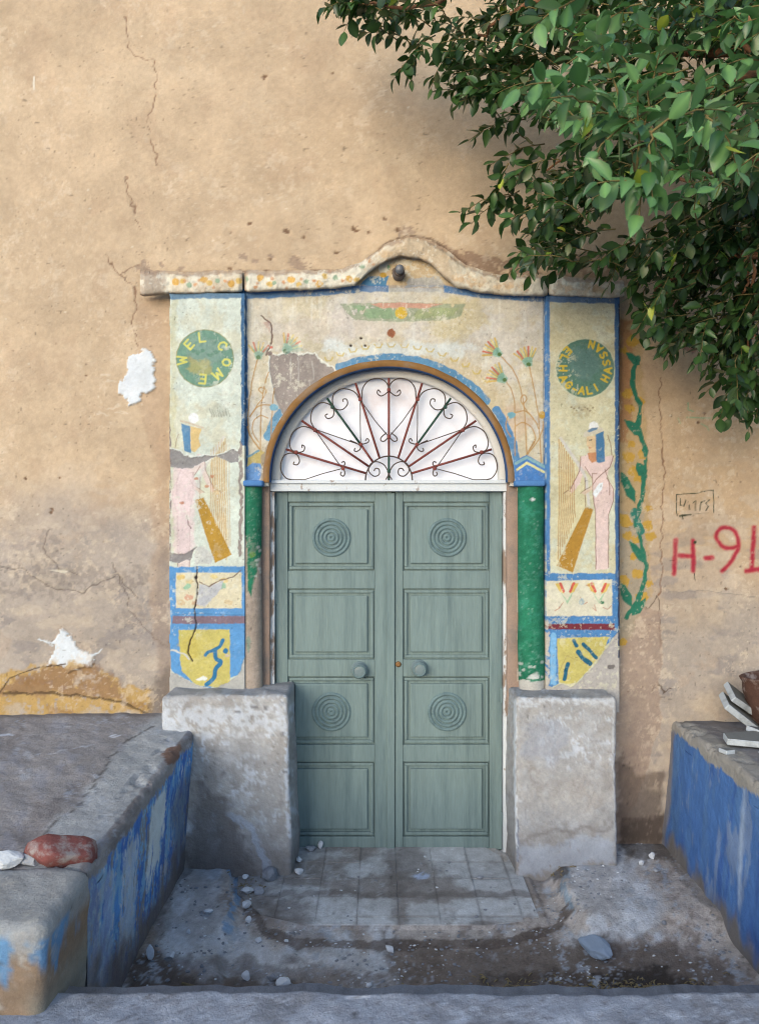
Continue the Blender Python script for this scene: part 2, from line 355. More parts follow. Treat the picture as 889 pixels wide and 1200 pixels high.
# ------------------------------------------------------------------ the house wall (plane Y = 0)
DW = 4.75
AC, AB = 456.0, 562.0
def paint_wall(U, V):
    a = Art(U, V, C(207, 173, 135)); u, v = a.U, a.V
    # the ochre wash thins out towards the bottom, where grey render shows
    low = sst(v + (fbm(u, v, 160, 3, 5) - .5) * 260 + np.where(u > 600, -30, 0), 560, 730)[:, None]
    a.c = a.c * (1 - low) + C(180, 159, 139) * low
    warm = sst(u, 560, 900)[:, None] * .45 * (1 - low); a.c = a.c * (1 - warm) + C(204, 160, 112) * warm
    a.vary(110, .10, 5); a.vary(28, .08, 8); a.vary(7, .05, 11, o=3)
    a.vary(60, .28, 21, C(222, 190, 152), .56); a.vary(40, .22, 22, C(188, 150, 116), .58)
    m = (sst(fbm(u, v * 2.2, 34, 31, 5), .55, .66) * sst(v, 560, 690) * .55)[:, None]
    a.c = a.c * (1 - m) + C(146, 132, 124) * m
    m = (sst(fbm(u, v * 1.6, 26, 37, 5), .57, .64) * sst(v, 480, 640) * .5)[:, None]
    a.c = a.c * (1 - m) + C(204, 178, 150) * m
    # rough band where the render changes, left of the door
    for k, (x, y, rx, ry) in enumerate([(40, 690, 60, 14), (120, 680, 60, 13), (52, 650, 18, 30), (150, 720, 20, 14), (150, 675, 25, 12), (30, 672, 40, 8)]):
        a.disc(x, y, rx, ry, C(146, 128, 114), op=.45, wob=14, wsc=16, wear=.45, seed=60 + k, rel=-.002)
    a.line([(0, 664), (30, 668), (62, 690), (100, 694), (140, 672), (160, 700)], 1.4, C(96, 78, 66), wob=5, wsc=12, rel=-.004, op=.7)
    a.line([(60, 620), (50, 640), (66, 664), (90, 672)], 1.4, C(104, 84, 70), wob=4, wsc=10, rel=-.003, op=.6)
    a.line([(132, 660), (146, 690), (152, 716), (196, 760)], 1.3, C(112, 92, 78), wob=4, wsc=9, rel=-.003, op=.7)
    a.poly([(58, 668), (80, 668), (76, 672)], C(226, 206, 176), wob=1)
    # darker fresh strip left of the pilaster, and beside the right one
    a.poly([(160, 350), (200, 350), (200, 840), (186, 840), (176, 700), (182, 560), (160, 470)], C(176, 138, 106), op=.42, wob=8, wsc=20)
    a.poly([(186, 640), (200, 640), (200, 840), (180, 830)], C(140, 122, 108), op=.4, wob=6, wsc=20)
    # cracks
    CR = C(150, 114, 86)
    a.line([(147, 20), (150, 44), (152, 62), (160, 66), (182, 70), (184, 90), (180, 116), (172, 140), (178, 170), (186, 190)], 1.1, CR, wob=4, wsc=9, rel=-.003)
    a.line([(148, 205), (150, 225), (157, 245), (164, 268)], 1.1, CR, wob=4, wsc=8, rel=-.003)
    a.line([(125, 298), (140, 322), (156, 334), (158, 362), (154, 380), (162, 408)], 1.3, CR, wob=4, wsc=8, rel=-.004)
    a.line([(140, 322), (152, 312), (168, 308)], 1.2, CR, wob=3, wsc=8)
    a.line([(776, 440), (772, 470), (776, 505), (778, 560), (776, 620), (772, 700)], 1.2, C(140, 100, 72), wob=4, wsc=9, rel=-.003)
    a.line([(742, 690), (752, 700), (756, 716), (770, 700), (774, 760)], 1.1, C(120, 96, 78), wob=3, wsc=8)
    a.line([(762, 812), (770, 800), (778, 812), (786, 806)], 1.1, C(96, 74, 58), wob=3, wsc=6)
    a.line([(780, 694), (830, 692), (889, 700)], .9, C(140, 124, 110), wob=3, wsc=14, op=.7)
    # a second, softer family of patches right of the door
    a.poly([(736, 700), (775, 716), (774, 850), (724, 1000), (724, 760)], C(166, 134, 110), op=.65, wob=6, wsc=18, rel=-.003)
    a.poly([(724, 880), (752, 905), (780, 900), (778, 990), (724, 990)], C(112, 92, 78), op=.75, wob=9, wsc=16)
    a.poly([(724, 960), (780, 955), (780, 1000), (724, 1000)], C(80, 64, 54), op=.7, wob=7, wsc=12)
    # chips and holes
    for x, y, r, c in [(336, 270, 3.6, 0), (292, 262, 2.2, 0), (270, 271, 2.4, 0), (355, 278, 2.4, 0), (416, 268, 4, 0), (432, 272, 2.6, 0), (466, 268, 3, 0), (476, 271, 8, 1), (310, 90, 3, 0), (389, 86, 1.8, 0),
                       (285, 300, 5, 1), (298, 306, 4, 1), (345, 306, 8, 1), (352, 311, 9, 1), (168, 312, 8, 1), (190, 310, 3, 1), (211, 315, 4, 1), (394, 296, 2.5, 0), (317, 300, 3, 1), (270, 315, 3, 0), (316, 303, 2, 0),
                       (835, 320, 2, 0), (825, 485, 2.2, 0), (818, 495, 1.8, 0), (60, 600, 2, 0), (450, 256, 2.4, 0), (835, 392, 2.2, 0), (600, 271, 2.2, 0), (850, 690, 1.8, 0), (30, 560, 2, 0), (62, 597, 2, 0), (848, 668, 2, 0), (868, 664, 1.8, 0), (70, 560, 1.5, 0), (100, 440, 1.4, 0)]:
        a.disc(x, y, r, r * .8, C(120, 84, 58) if not c else C(168, 138, 112), wob=r * .8, wsc=4, rel=-.006 if not c else -.003, op=.9, seed=int(x) % 90)
    R2 = np.random.RandomState(3)
    for _ in range(340):
        x, y = R2.uniform(0, 889), R2.uniform(0, 840)
        a.disc(x, y, R2.uniform(.6, 1.5), R2.uniform(.5, 1.2), C(118, 90, 68) if R2.rand() < .65 else C(236, 214, 182), wob=.6, op=.6, rel=-.002, seed=int(x) % 50)
    # bruised plaster above the cornice, right of the crest
    a.poly([(500, 280), (530, 290), (560, 298), (610, 305), (640, 325), (590, 328), (560, 326), (536, 312), (515, 292), (490, 280)], C(146, 112, 88), op=.8, wob=6, wsc=8, rel=-.004, wear=.35)
    a.poly([(640, 300), (700, 292), (740, 320), (735, 335), (650, 328)], C(156, 118, 90), op=.7, wob=7, wsc=9, rel=-.003, wear=.4)
    a.line([(400, 322), (430, 306), (452, 286), (478, 277), (505, 281), (530, 297), (560, 318), (600, 326), (640, 326)], 3.2, C(112, 84, 66), wob=2.4, wsc=7, rel=-.006, op=.75, smooth=True)
    a.line([(168, 320), (200, 320), (285, 318), (400, 317)], 2.4, C(116, 84, 70), wob=2.2, wsc=8, rel=-.005, op=.7)
    a.poly([(778, 355), (790, 350), (800, 372), (830, 410), (800, 412), (780, 400)], C(160, 100, 84), op=.7, wob=7, wsc=9, rel=-.004, wear=.3)
    # white splashes of plaster
    WH = C(226, 221, 214)
    a.poly([(160, 415), (166, 408), (176, 412), (183, 420), (180, 432), (184, 446), (176, 460), (166, 462), (162, 474), (152, 476), (150, 466), (139, 460), (141, 448), (150, 438), (150, 424)], WH, wob=5.5, wsc=7, rel=.012, seed=71)
    a.poly([(66, 745), (74, 738), (82, 745), (92, 760), (112, 768), (108, 780), (92, 782), (80, 790), (72, 780), (52, 782), (60, 768), (64, 758), (50, 752), (60, 752)], WH, wob=5.5, wsc=7, rel=.012, seed=75)
    a.line([(46, 749), (62, 757)], 1.6, WH, wob=2); a.line([(100, 774), (119, 762)], 1.5, WH, wob=2, wear=.3); a.line([(40, 90), (40, 105)], 1.6, C(240, 225, 200), wob=1)
    for k, p in enumerate([(122, 440), (130, 446), (134, 478), (140, 484), (120, 484), (145, 480)]):
        a.line([(p[0] - 5, p[1]), (p[0] + 5, p[1] + R2.uniform(-5, 5))], 2.5, C(232, 205, 172), wob=3, op=.5)
    # ochre skirting at the foot of the wall on the left
    a.poly([(-40, 784), (12, 788), (40, 782), (80, 776), (112, 778), (140, 800), (182, 812), (182, 842), (-40, 842)], C(196, 150, 72), wob=7, wsc=12, wear=.3, op=.85, seed=81)
    a.poly([(-10, 812), (20, 792), (70, 780), (110, 778), (140, 802), (146, 820), (80, 816), (10, 816)], C(152, 112, 78), op=.8, wob=7, wsc=10, wear=.2, seed=85)
    for k, (x, y) in enumerate([(20, 832), (70, 834), (110, 836), (160, 826), (150, 838), (40, 800), (100, 796)]): a.disc(x, y, 18, 7, C(150, 106, 62) if k % 2 else C(190, 170, 150), op=.6, wob=9, wsc=10, wear=.3, seed=200 + k)
    a.line([(-8, 826), (12, 795), (40, 784), (78, 778)], 1.3, C(90, 66, 44), wob=2, wsc=9)
    a.line([(5, 813), (60, 812), (140, 822), (175, 838)], 3, C(88, 66, 44), wob=2.4, wsc=9, op=.8, wear=.3, rel=-.004)
    a.line([(-60, 843), (185, 843)], 5, C(84, 70, 60), wob=2.5, wsc=12, op=.8)
    a.poly([(176, 810), (200, 770), (200, 850), (172, 850)], C(122, 106, 94), op=.7, wob=6, wsc=12)
    # painted vine beside the right pilaster
    a.poly([(722, 370), (750, 372), (757, 480), (762, 600), (764, 690), (750, 716), (738, 744), (722, 766)], C(186, 150, 98), op=.75, wob=5, wsc=16)
    a.poly([(722, 372), (740, 372), (742, 440), (736, 520), (722, 520)], C(168, 104, 62), op=.6, wob=6, wsc=16)
    a.poly([(724, 600), (756, 600), (760, 690), (740, 740), (724, 760)], C(158, 150, 136), op=.5, wob=6, wsc=16)
    for k, (x, y, q) in enumerate([(741, 400, 6), (732, 410, 4), (735, 462, 6), (738, 478, 5), (750, 470, 4), (736, 535, 6), (742, 552, 6), (752, 532, 5), (740, 520, 4), (748, 560, 5), (733, 612, 6), (757, 616, 6), (762, 628, 5), (735, 628, 5), (745, 632, 5), (731, 680, 6), (746, 672, 6), (757, 684, 5), (735, 700, 5), (751, 700, 6), (729, 752, 5), (759, 596, 4), (729, 606, 5), (742, 652, 4)]):
        a.disc(x, y, q * 1.25, q, OCH, wob=3.4, wsc=5, wear=.1, seed=100 + k, op=.95)
    GV = C(40, 112, 84)
    a.line([(748, 418), (741, 440), (742, 456), (750, 478), (748, 505), (756, 530), (755, 556), (750, 590), (745, 608), (748, 628), (756, 660), (752, 690), (742, 712), (734, 724)], 5, GV, wob=2.2, wsc=8, smooth=True, wear=.22)
    a.line([(743, 600), (750, 622)], 9, C(54, 120, 100), wob=2)
    def leaf(x, y, dx, dy, w):
        w *= 1.35; dx *= 1.3; dy *= 1.3; px_, py_ = -dy, dx; n = math.hypot(dx, dy); px_ /= n; py_ /= n
        a.poly([(x, y), (x + dx * .3 + px_ * w, y + dy * .3 + py_ * w), (x + dx * .75 + px_ * w * .8, y + dy * .75 + py_ * w * .8), (x + dx, y + dy), (x + dx * .7 - px_ * w * .7, y + dy * .7 - py_ * w * .7), (x + dx * .3 - px_ * w * .9, y + dy * .3 - py_ * w * .9)], GV, wob=.8)
    leaf(750, 428, -13, -12, 4); leaf(754, 512, -18, -16, 4.5); leaf(756, 560, -8, -14, 5); leaf(744, 590, -14, -30, 4.5); leaf(758, 662, -17, -22, 4); leaf(740, 712, -12, -24, 4.5); leaf(740, 722, 12, -16, 4)
    # scribbles
    GR = C(126, 178, 128)
    a.line([(806, 472), (806, 480), (812, 482)], 1.6, GR, op=.7, wear=.25); a.line([(804, 489), (832, 490)], 1.7, GR, op=.75, wear=.2); a.line([(820, 496), (828, 500), (830, 504)], 1.6, GR, op=.6, wear=.3); a.line([(794, 490), (797, 496)], 1.5, GR, op=.5)
    BK = C(60, 62, 40)
    a.line([(793, 605), (792, 580), (820, 577), (836, 574), (836, 600)], 1.1, BK, wob=.8, wear=.2); a.line([(795, 604), (830, 601)], .9, BK, op=.5, wear=.3)
    a.line([(797, 585), (797, 592), (801, 593), (803, 586)], 1.3, BK, wob=.6); a.line([(807, 592), (808, 597)], 1.3, BK, wob=.5); a.line([(812, 589), (815, 587), (815, 598)], 1.2, BK, wob=.5); a.line([(820, 598), (821, 588), (826, 587)], 1.2, BK, wob=.5); a.line([(831, 586), (827, 590), (830, 593), (827, 598)], 1.3, BK, wob=.5)
    a.line([(796, 605), (809, 603)], 2, BK, wob=.5); a.line([(799, 604), (800, 608)], 1.4, BK, wob=.3)
    a.line([(813, 672), (814, 680)], 1.2, BK, wob=.6)
    RD = C(190, 44, 62)
    for pts, w in [([(791.5, 633), (791, 645), (789.5, 672)], 6), ([(811.5, 634), (812, 652), (812, 669)], 5.6), ([(796, 651), (811, 652)], 5.6), ([(827, 654), (834, 653.5)], 6.4), ([(864, 640), (857, 642), (847, 641), (840, 632), (840, 624), (845, 619), (852, 618.5), (860, 622), (864.5, 632), (864.5, 642), (860, 652), (853, 662), (846, 669)], 5.4),
                   ([(883.5, 618), (882, 640), (880.5, 667)], 5.6), ([(874, 669), (884, 668), (905, 664)], 6)]:
        a.line(pts, w, RD, wob=.7, wsc=5, soft=2.6, op=.9, smooth=len(pts) > 4); a.line(pts, w * .45, C(168, 30, 50), wob=.7, wsc=5, soft=1.5, op=.7, smooth=len(pts) > 4)
    a.disc(814, 636, 2.2, 1.8, BK, wob=1)
    a.finish(.22, C(226, 196, 162), 1.2, .10, big=.24)
    a.r += (fbm(u, v, 90, 41, 4) - .5) * .022 + (fbm(u, v, 14, 47, 3) - .5) * .004
    return a
def open_wall(u, v):
    inside = ((v > AB - 2) & (u > 303) & (u < 606)) | (((u - AC) / 144) ** 2 + ((v - AB) / 138) ** 2 < 1) & (v <= AB)
    return ~inside
wall = empty('house_wall', kind='thing', loc=(0, 0, 0), label='tall ochre plastered house wall with cracks and red H-91 graffiti round the painted doorway', cat='house wall')
facade = paint_grid('plaster_facade', arange((-1000, -20, 28), (-20, 200, 1.5), (200, 728, 2.6), (728, 912, 1.15), (912, 1900, 28)), arange((-480, -20, 28), (-20, 340, 1.5), (340, 352, 1.5), (352, 870, 1.25), (870, 1040, 3)), DW, paint_wall, M_wall, wall, keep=open_wall, thick=.22)
M_side = mk('plain_ochre_render', color=C(196, 162, 126), var=.12, vscale=2, bump=.4)
XL, XR, ZT = (-1000 - CU) / F * DW, (1900 - CU) / F * DW, EYE + 1080 / F * DW
box('side_wall', XL, XL + .3, .23, 7, -.2, ZT, M_side, wall); box('side_wall', XR - .3, XR, .23, 7, -.2, ZT, M_side, wall)
box('rear_wall', XL + .302, XR - .302, 6.7, 6.998, -.2, ZT - .002, M_side, wall); box('flat_roof', XL + .304, XR - .304, .225, 6.698, ZT - .35, ZT - .15, M_side, wall)
box('dark_backing', -1.4, 1.4, .45, .6, -.2, 3.2, M_dark, wall)  # added unseen backing; its near-black colour stands for the unlit interior

# ------------------------------------------------------------------ the painted portal
portal = empty('painted_portal', kind='thing', loc=(.08, 0, .9), label='painted plaster door surround with blue framed pilasters, harp players and a crested cornice', cat='door surround')
def ageing(a, seed=0, amt=1.0):
    a.vary(46, .08 * amt, 5 + seed); a.vary(12, .07 * amt, 8 + seed); a.vary(3.5, .07 * amt, 9 + seed, o=2)
def v_bot(u):
    return np.interp(u, [150, 200, 285, 370, 415, 425, 440, 455, 470, 490, 505, 520, 535, 560, 600, 640, 730], [346, 344, 342, 339, 335, 326, 313, 304, 300, 302, 310, 324, 337, 342, 346, 347, 349])
def v_top(u):
    return np.interp(u, [150, 165, 200, 285, 370, 400, 420, 440, 458, 478, 500, 520, 545, 580, 640, 730], [320, 318, 321, 319, 319, 317, 310, 297, 284, 279, 283, 294, 313, 324, 324, 330])
def band_bottom(u): return np.interp(u, [190, 285, 370, 420, 520, 560, 640, 735], [345, 343, 340, 335, 335, 342, 347, 349])
def star_flower(a, x, y, dx, dy, n=5, L=13, faint=1.0):
    """lotus bloom opening in direction (dx,dy) from its base x,y"""
    an0 = math.atan2(dy, dx)
    a.poly([(x + L * .25 * math.cos(an0 + 2.2), y + L * .25 * math.sin(an0 + 2.2)), (x + L * .8 * math.cos(an0 + .62), y + L * .8 * math.sin(an0 + .62)), (x + L * .7 * math.cos(an0), y + L * .7 * math.sin(an0)), (x + L * .8 * math.cos(an0 - .62), y + L * .8 * math.sin(an0 - .62)), (x + L * .25 * math.cos(an0 - 2.2), y + L * .25 * math.sin(an0 - 2.2))], C(140, 176, 150), op=.85 * faint, wob=1)
    for k in range(n):
        t = an0 + (k - (n - 1) / 2) * 1.35 / (n - 1)
        c = [C(214, 170, 70), C(206, 92, 60), C(222, 196, 120)][k % 3]
        a.line([(x + L * .55 * math.cos(t), y + L * .55 * math.sin(t)), (x + L * 1.15 * math.cos(t), y + L * 1.15 * math.sin(t))], 2.2, c, op=.9 * faint, wob=.5)
        a.line([(x + L * .2 * math.cos(t), y + L * .2 * math.sin(t)), (x + L * .95 * math.cos(t + .12), y + L * .95 * math.sin(t + .12))], 1.1, C(100, 148, 120), op=.6 * faint)
    a.disc(x, y, 2.6, 2.4, C(84, 112, 60), op=faint)
def paint_spandrel(U, V):
    a = Art(U, V, C(214, 196, 168)); u, v = a.U, a.V
    a.vary(70, .55, 3, C(204, 182, 140), .46); a.vary(40, .6, 4, C(206, 192, 178), .5); ageing(a, 2)
    a.vary(9, .35, 14, C(228, 216, 196), .56); a.vary(7, .3, 16, C(190, 160, 122), .60)
    m = (sst(fbm(u * 2.4, v * .35, 12, 19, 3), .62, .74) * .25)[:, None]; a.c = a.c * (1 - m) + C(240, 232, 214) * m      # drips
    a.poly([(400, 400), (480, 395), (560, 420), (600, 480), (580, 500), (520, 440), (470, 415), (400, 420)], C(206, 176, 128), op=.55, wob=12, wsc=20)
    a.poly([(380, 395), (420, 404), (480, 398), (560, 405), (535, 418), (400, 418), (370, 412)], C(222, 220, 208), op=.7, wob=6, wsc=12, wear=.25)
    a.poly([(500, 350), (560, 346), (575, 380), (540, 400), (500, 392)], C(212, 186, 128), op=.55, wob=10, wsc=16)
    a.poly([(300, 380), (330, 372), (400, 360), (470, 380), (450, 395), (380, 400), (320, 402)], C(212, 190, 170), op=.5, wob=10, wsc=12)
    a.poly([(580, 480), (600, 472), (625, 490), (612, 520), (590, 520)], C(206, 170, 136), op=.6, wob=7, wsc=10)
    # tympanum under the crest
    a.poly([(415, 336), (425, 322), (440, 310), (458, 298), (480, 296), (505, 302), (525, 320), (535, 338)], C(206, 172, 126), wob=1.5, wear=.1)
    a.poly([(421, 334), (432, 324), (455, 323), (452, 336)], C(84, 130, 168), wob=1.2, wear=.08); a.poly([(474, 336), (480, 326), (515, 323), (524, 336)], C(174, 168, 158), op=.8, wob=2, wear=.2)
    a.disc(450, 312, 6, 8, CREAM, wob=2); a.disc(449, 322, 4, 3, OCH, wob=1); a.disc(455, 313, 2, 3, C(110, 140, 100), wob=1)
    a.disc(467, 319, 9, 9, C(112, 88, 70), wob=2.5, op=.9)
    # blue border under the cornice and down both sides
    bt = band_bottom(u); m = (sst(v, bt - 2, bt) * (1 - sst(v + (fbm(u, v, 7, 9, 3) - .5) * 3, bt + 6, bt + 8)))[:, None] * .95
    fade = np.clip(.55 + .9 * fbm(u, v * .5, 14, 77, 3) - .2, .25, 1)[:, None]; m = m * np.where((u > 455) & (u < 520), .28, 1)[:, None] * fade ** .4
    a.c = a.c * (1 - m) + (BLUE if True else 0) * m
    a.line([(285, 335), (286, 400), (287, 480), (287, 570)], 7.5, C(76, 112, 152), wob=1, wsc=10, wear=.06); a.line([(287, 350), (288, 570)], 2.4, C(46, 74, 112), wob=.8, op=.8)
    a.line([(641, 345), (641, 570)], 7.5, BLUE, wob=.8, wsc=12, wear=.03); a.line([(636.5, 345), (636.5, 570)], 1.5, NAVY, wob=.5, op=.6)
    # winged sun disc
    a.poly([(398, 355.5), (470, 354), (545, 356), (540, 370), (525, 375), (470, 377), (415, 375), (406, 366)], C(150, 156, 120), op=.8, wob=1.2, wear=.28)
    a.poly([(408, 358), (450, 358), (470, 366), (470, 374), (430, 372)], C(132, 164, 112), op=.6, wob=1.8, wear=.35); a.poly([(490, 362), (538, 360), (530, 371), (480, 375)], C(160, 164, 104), op=.6, wob=1.5, wear=.2)
    a.poly([(434, 355.5), (470, 354.5), (520, 356), (500, 361), (470, 361), (448, 361)], C(216, 150, 122), op=.85, wob=1, wear=.1)
    for k in range(14):
        x = 404 + k * 10.5
        if abs(x - 470) > 10: a.line([(x, 364), (x + (4 if x < 470 else -4), 374)], .8, C(110, 120, 88), op=.4)
    a.disc(470, 366.5, 7.4, 7.2, C(216, 172, 50), wob=.6); a.disc(459, 391, 5, 5, C(160, 96, 62), wob=2.4, wear=.05)
    # little scallops over the arch
    for k, t in enumerate(np.linspace(-42, 42, 17)):
        if t < -38: continue
        r1, r2 = 160, 156; x = AC + 2 + r1 * math.sin(math.radians(t)) * 1.04; y = AB - r2 * math.cos(math.radians(t))
        a.line([(x - 4, y - 3), (x - 2, y + .5), (x + 3, y + .5), (x + 5, y - 3)], 1.7, C(204, 172, 76), wob=.8, op=.8)
    # blue stroke round the arch
    def arc(t0, t1, r): return [(AC + r * 1.04 * math.sin(math.radians(t)), AB - r * math.cos(math.radians(t))) for t in np.linspace(t0, t1, 20)]
    a.line(arc(-23, 50, 143.6), 8.5, C(96, 140, 180), wob=1.6, wsc=7, wear=.08); a.line(arc(56, 88, 145), 9, C(92, 136, 184), wob=1.8, wsc=7, wear=.14); a.line(arc(-70, -57, 146), 9, C(110, 150, 184), wob=2, wear=.15)
    # grey bare patch at the left and its jagged edge
    bare = [(316, 413), (326, 418), (336, 412), (350, 416), (368, 415), (376, 424), (390, 432), (396, 446), (380, 462), (350, 490), (336, 500), (331, 484), (322, 468), (318, 445), (315, 430)]
    a.poly([(x + (1 if x > 350 else -1.5), y - 2.2) for x, y in bare], C(236, 226, 204), wob=2.2, wsc=5, seed=33); a.poly(bare, C(160, 142, 128), wob=2.2, wsc=5, rel=-.006, seed=33)
    for x, y, L in [(340, 420, 26), (349, 418, 34), (366, 424, 20), (362, 445, 12), (326, 440, 10)]: a.line([(x, y), (x + 1, y + L)], 1.3, C(214, 202, 184), wob=1.2, op=.5)
    a.line([(306, 370), (316, 378), (320, 392), (316, 404), (312, 416)], 1.6, C(120, 92, 78), wob=2, rel=-.005); a.disc(315, 414, 4, 3, C(140, 120, 106), wob=2, rel=-.004)
    a.poly([(308, 378), (316, 376), (316, 390)], C(190, 140, 120), op=.5)
    for x, y in [(411, 405), (428, 405), (423, 396)]: a.disc(x, y, 1.6, 1.4, C(66, 50, 42), wob=.6, rel=-.006)
    # lily stems at the right
    def st(p, c=LINE, w=1.3): a.line(p, w, c, wob=.5, smooth=True, op=.95)
    st([(586, 417), (600, 432), (610, 456), (615, 490), (616, 520), (617, 534)]); st([(620, 428), (626, 460), (631, 488), (632, 510), (634, 542)]); st([(593, 447), (600, 460), (603, 480), (603, 534)])
    st([(614, 476), (610, 470), (611, 464), (615, 463), (617, 468), (613, 475), (622, 487), (630, 497)]); st([(604, 483), (616, 482), (626, 492), (631, 502)]); st([(604, 499), (612, 495), (622, 500), (627, 512), (625, 520)])
    st([(636, 494), (636, 502), (630, 516), (618, 532)]); st([(625, 518), (617, 532)], w=2); st([(598, 512), (593, 502), (594, 490), (598, 486)])
    star_flower(a, 585, 415, -.8, -.55, 7, 17); star_flower(a, 619, 427, -.25, -1, 7, 18); star_flower(a, 591, 445, -.8, -.5, 7, 18)
    a.disc(599, 486, 5, 3.6, C(120, 166, 186), wob=1.5); a.disc(635, 486, 3.5, 5, OCH, wob=1)
    # lily stems at the left
    st([(302, 420), (296, 444), (291, 480), (291, 500)]); st([(315, 436), (309, 455), (306, 480), (305, 528)]); st([(321, 455), (319, 480), (317, 520)])
    st([(307, 461), (303, 457), (306, 454), (311, 457), (310, 463), (302, 474), (293, 488)]); st([(293, 488), (300, 478), (310, 474), (320, 476)]); st([(303, 518), (296, 506), (297, 494), (305, 487), (314, 490)]); st([(290, 500), (294, 512), (304, 526)], w=1.8)
    star_flower(a, 303, 419, .0, -1, 5, 16, .8); star_flower(a, 334, 411, .55, -.8, 6, 18, .8); a.poly([(334, 412), (340, 396), (356, 412)], C(160, 182, 156), op=.5, wob=2)
    a.disc(321, 477, 5, 3.5, C(130, 172, 196), wob=1.5); a.disc(318, 407, 2, 2, C(200, 110, 90), wob=1)
    # capitals painted at the springing of the arch
    a.poly([(603, 540), (617, 533), (638, 545), (638, 572), (603, 572)], C(76, 124, 190), wob=.6); a.line([(604, 543), (617, 536), (638, 547)], 3.4, C(132, 166, 178), wob=.5); a.line([(606, 550), (617, 542.5), (637, 553)], 3, C(222, 206, 138), wob=.5)
    a.poly([(290, 536), (306, 527), (311, 532), (308, 548), (290, 556)], C(200, 172, 100), wob=1.2, wear=.1); a.line([(290, 535), (303, 528)], 2.5, C(120, 150, 170), wob=1)
    a.poly([(288, 548), (296, 542), (305, 543), (307, 553), (303, 566), (288, 568)], C(112, 150, 206), wob=1)
    a.poly([(306, 535), (315, 520), (322, 505), (326, 508), (316, 530), (311, 560), (306, 566)], C(164, 142, 116), wob=2, op=.9)
    a.finish(.34, C(222, 206, 178), 1.0, .13)
    a.r += (fbm(u, v, 26, 41, 4) - .5) * .010
    return a
def keep_sp(u, v):
    return (((u - AC) / 142) ** 2 + ((v - AB) / 136) ** 2 > 1) & (v > v_bot(u) - 4)
SPD = DW - .05
paint_grid('arch_panel', np.arange(280, 647.5, .78), np.arange(296, 570, .78), SPD, paint_spandrel, M_plaster, portal, keep=keep_sp, thick=.045)

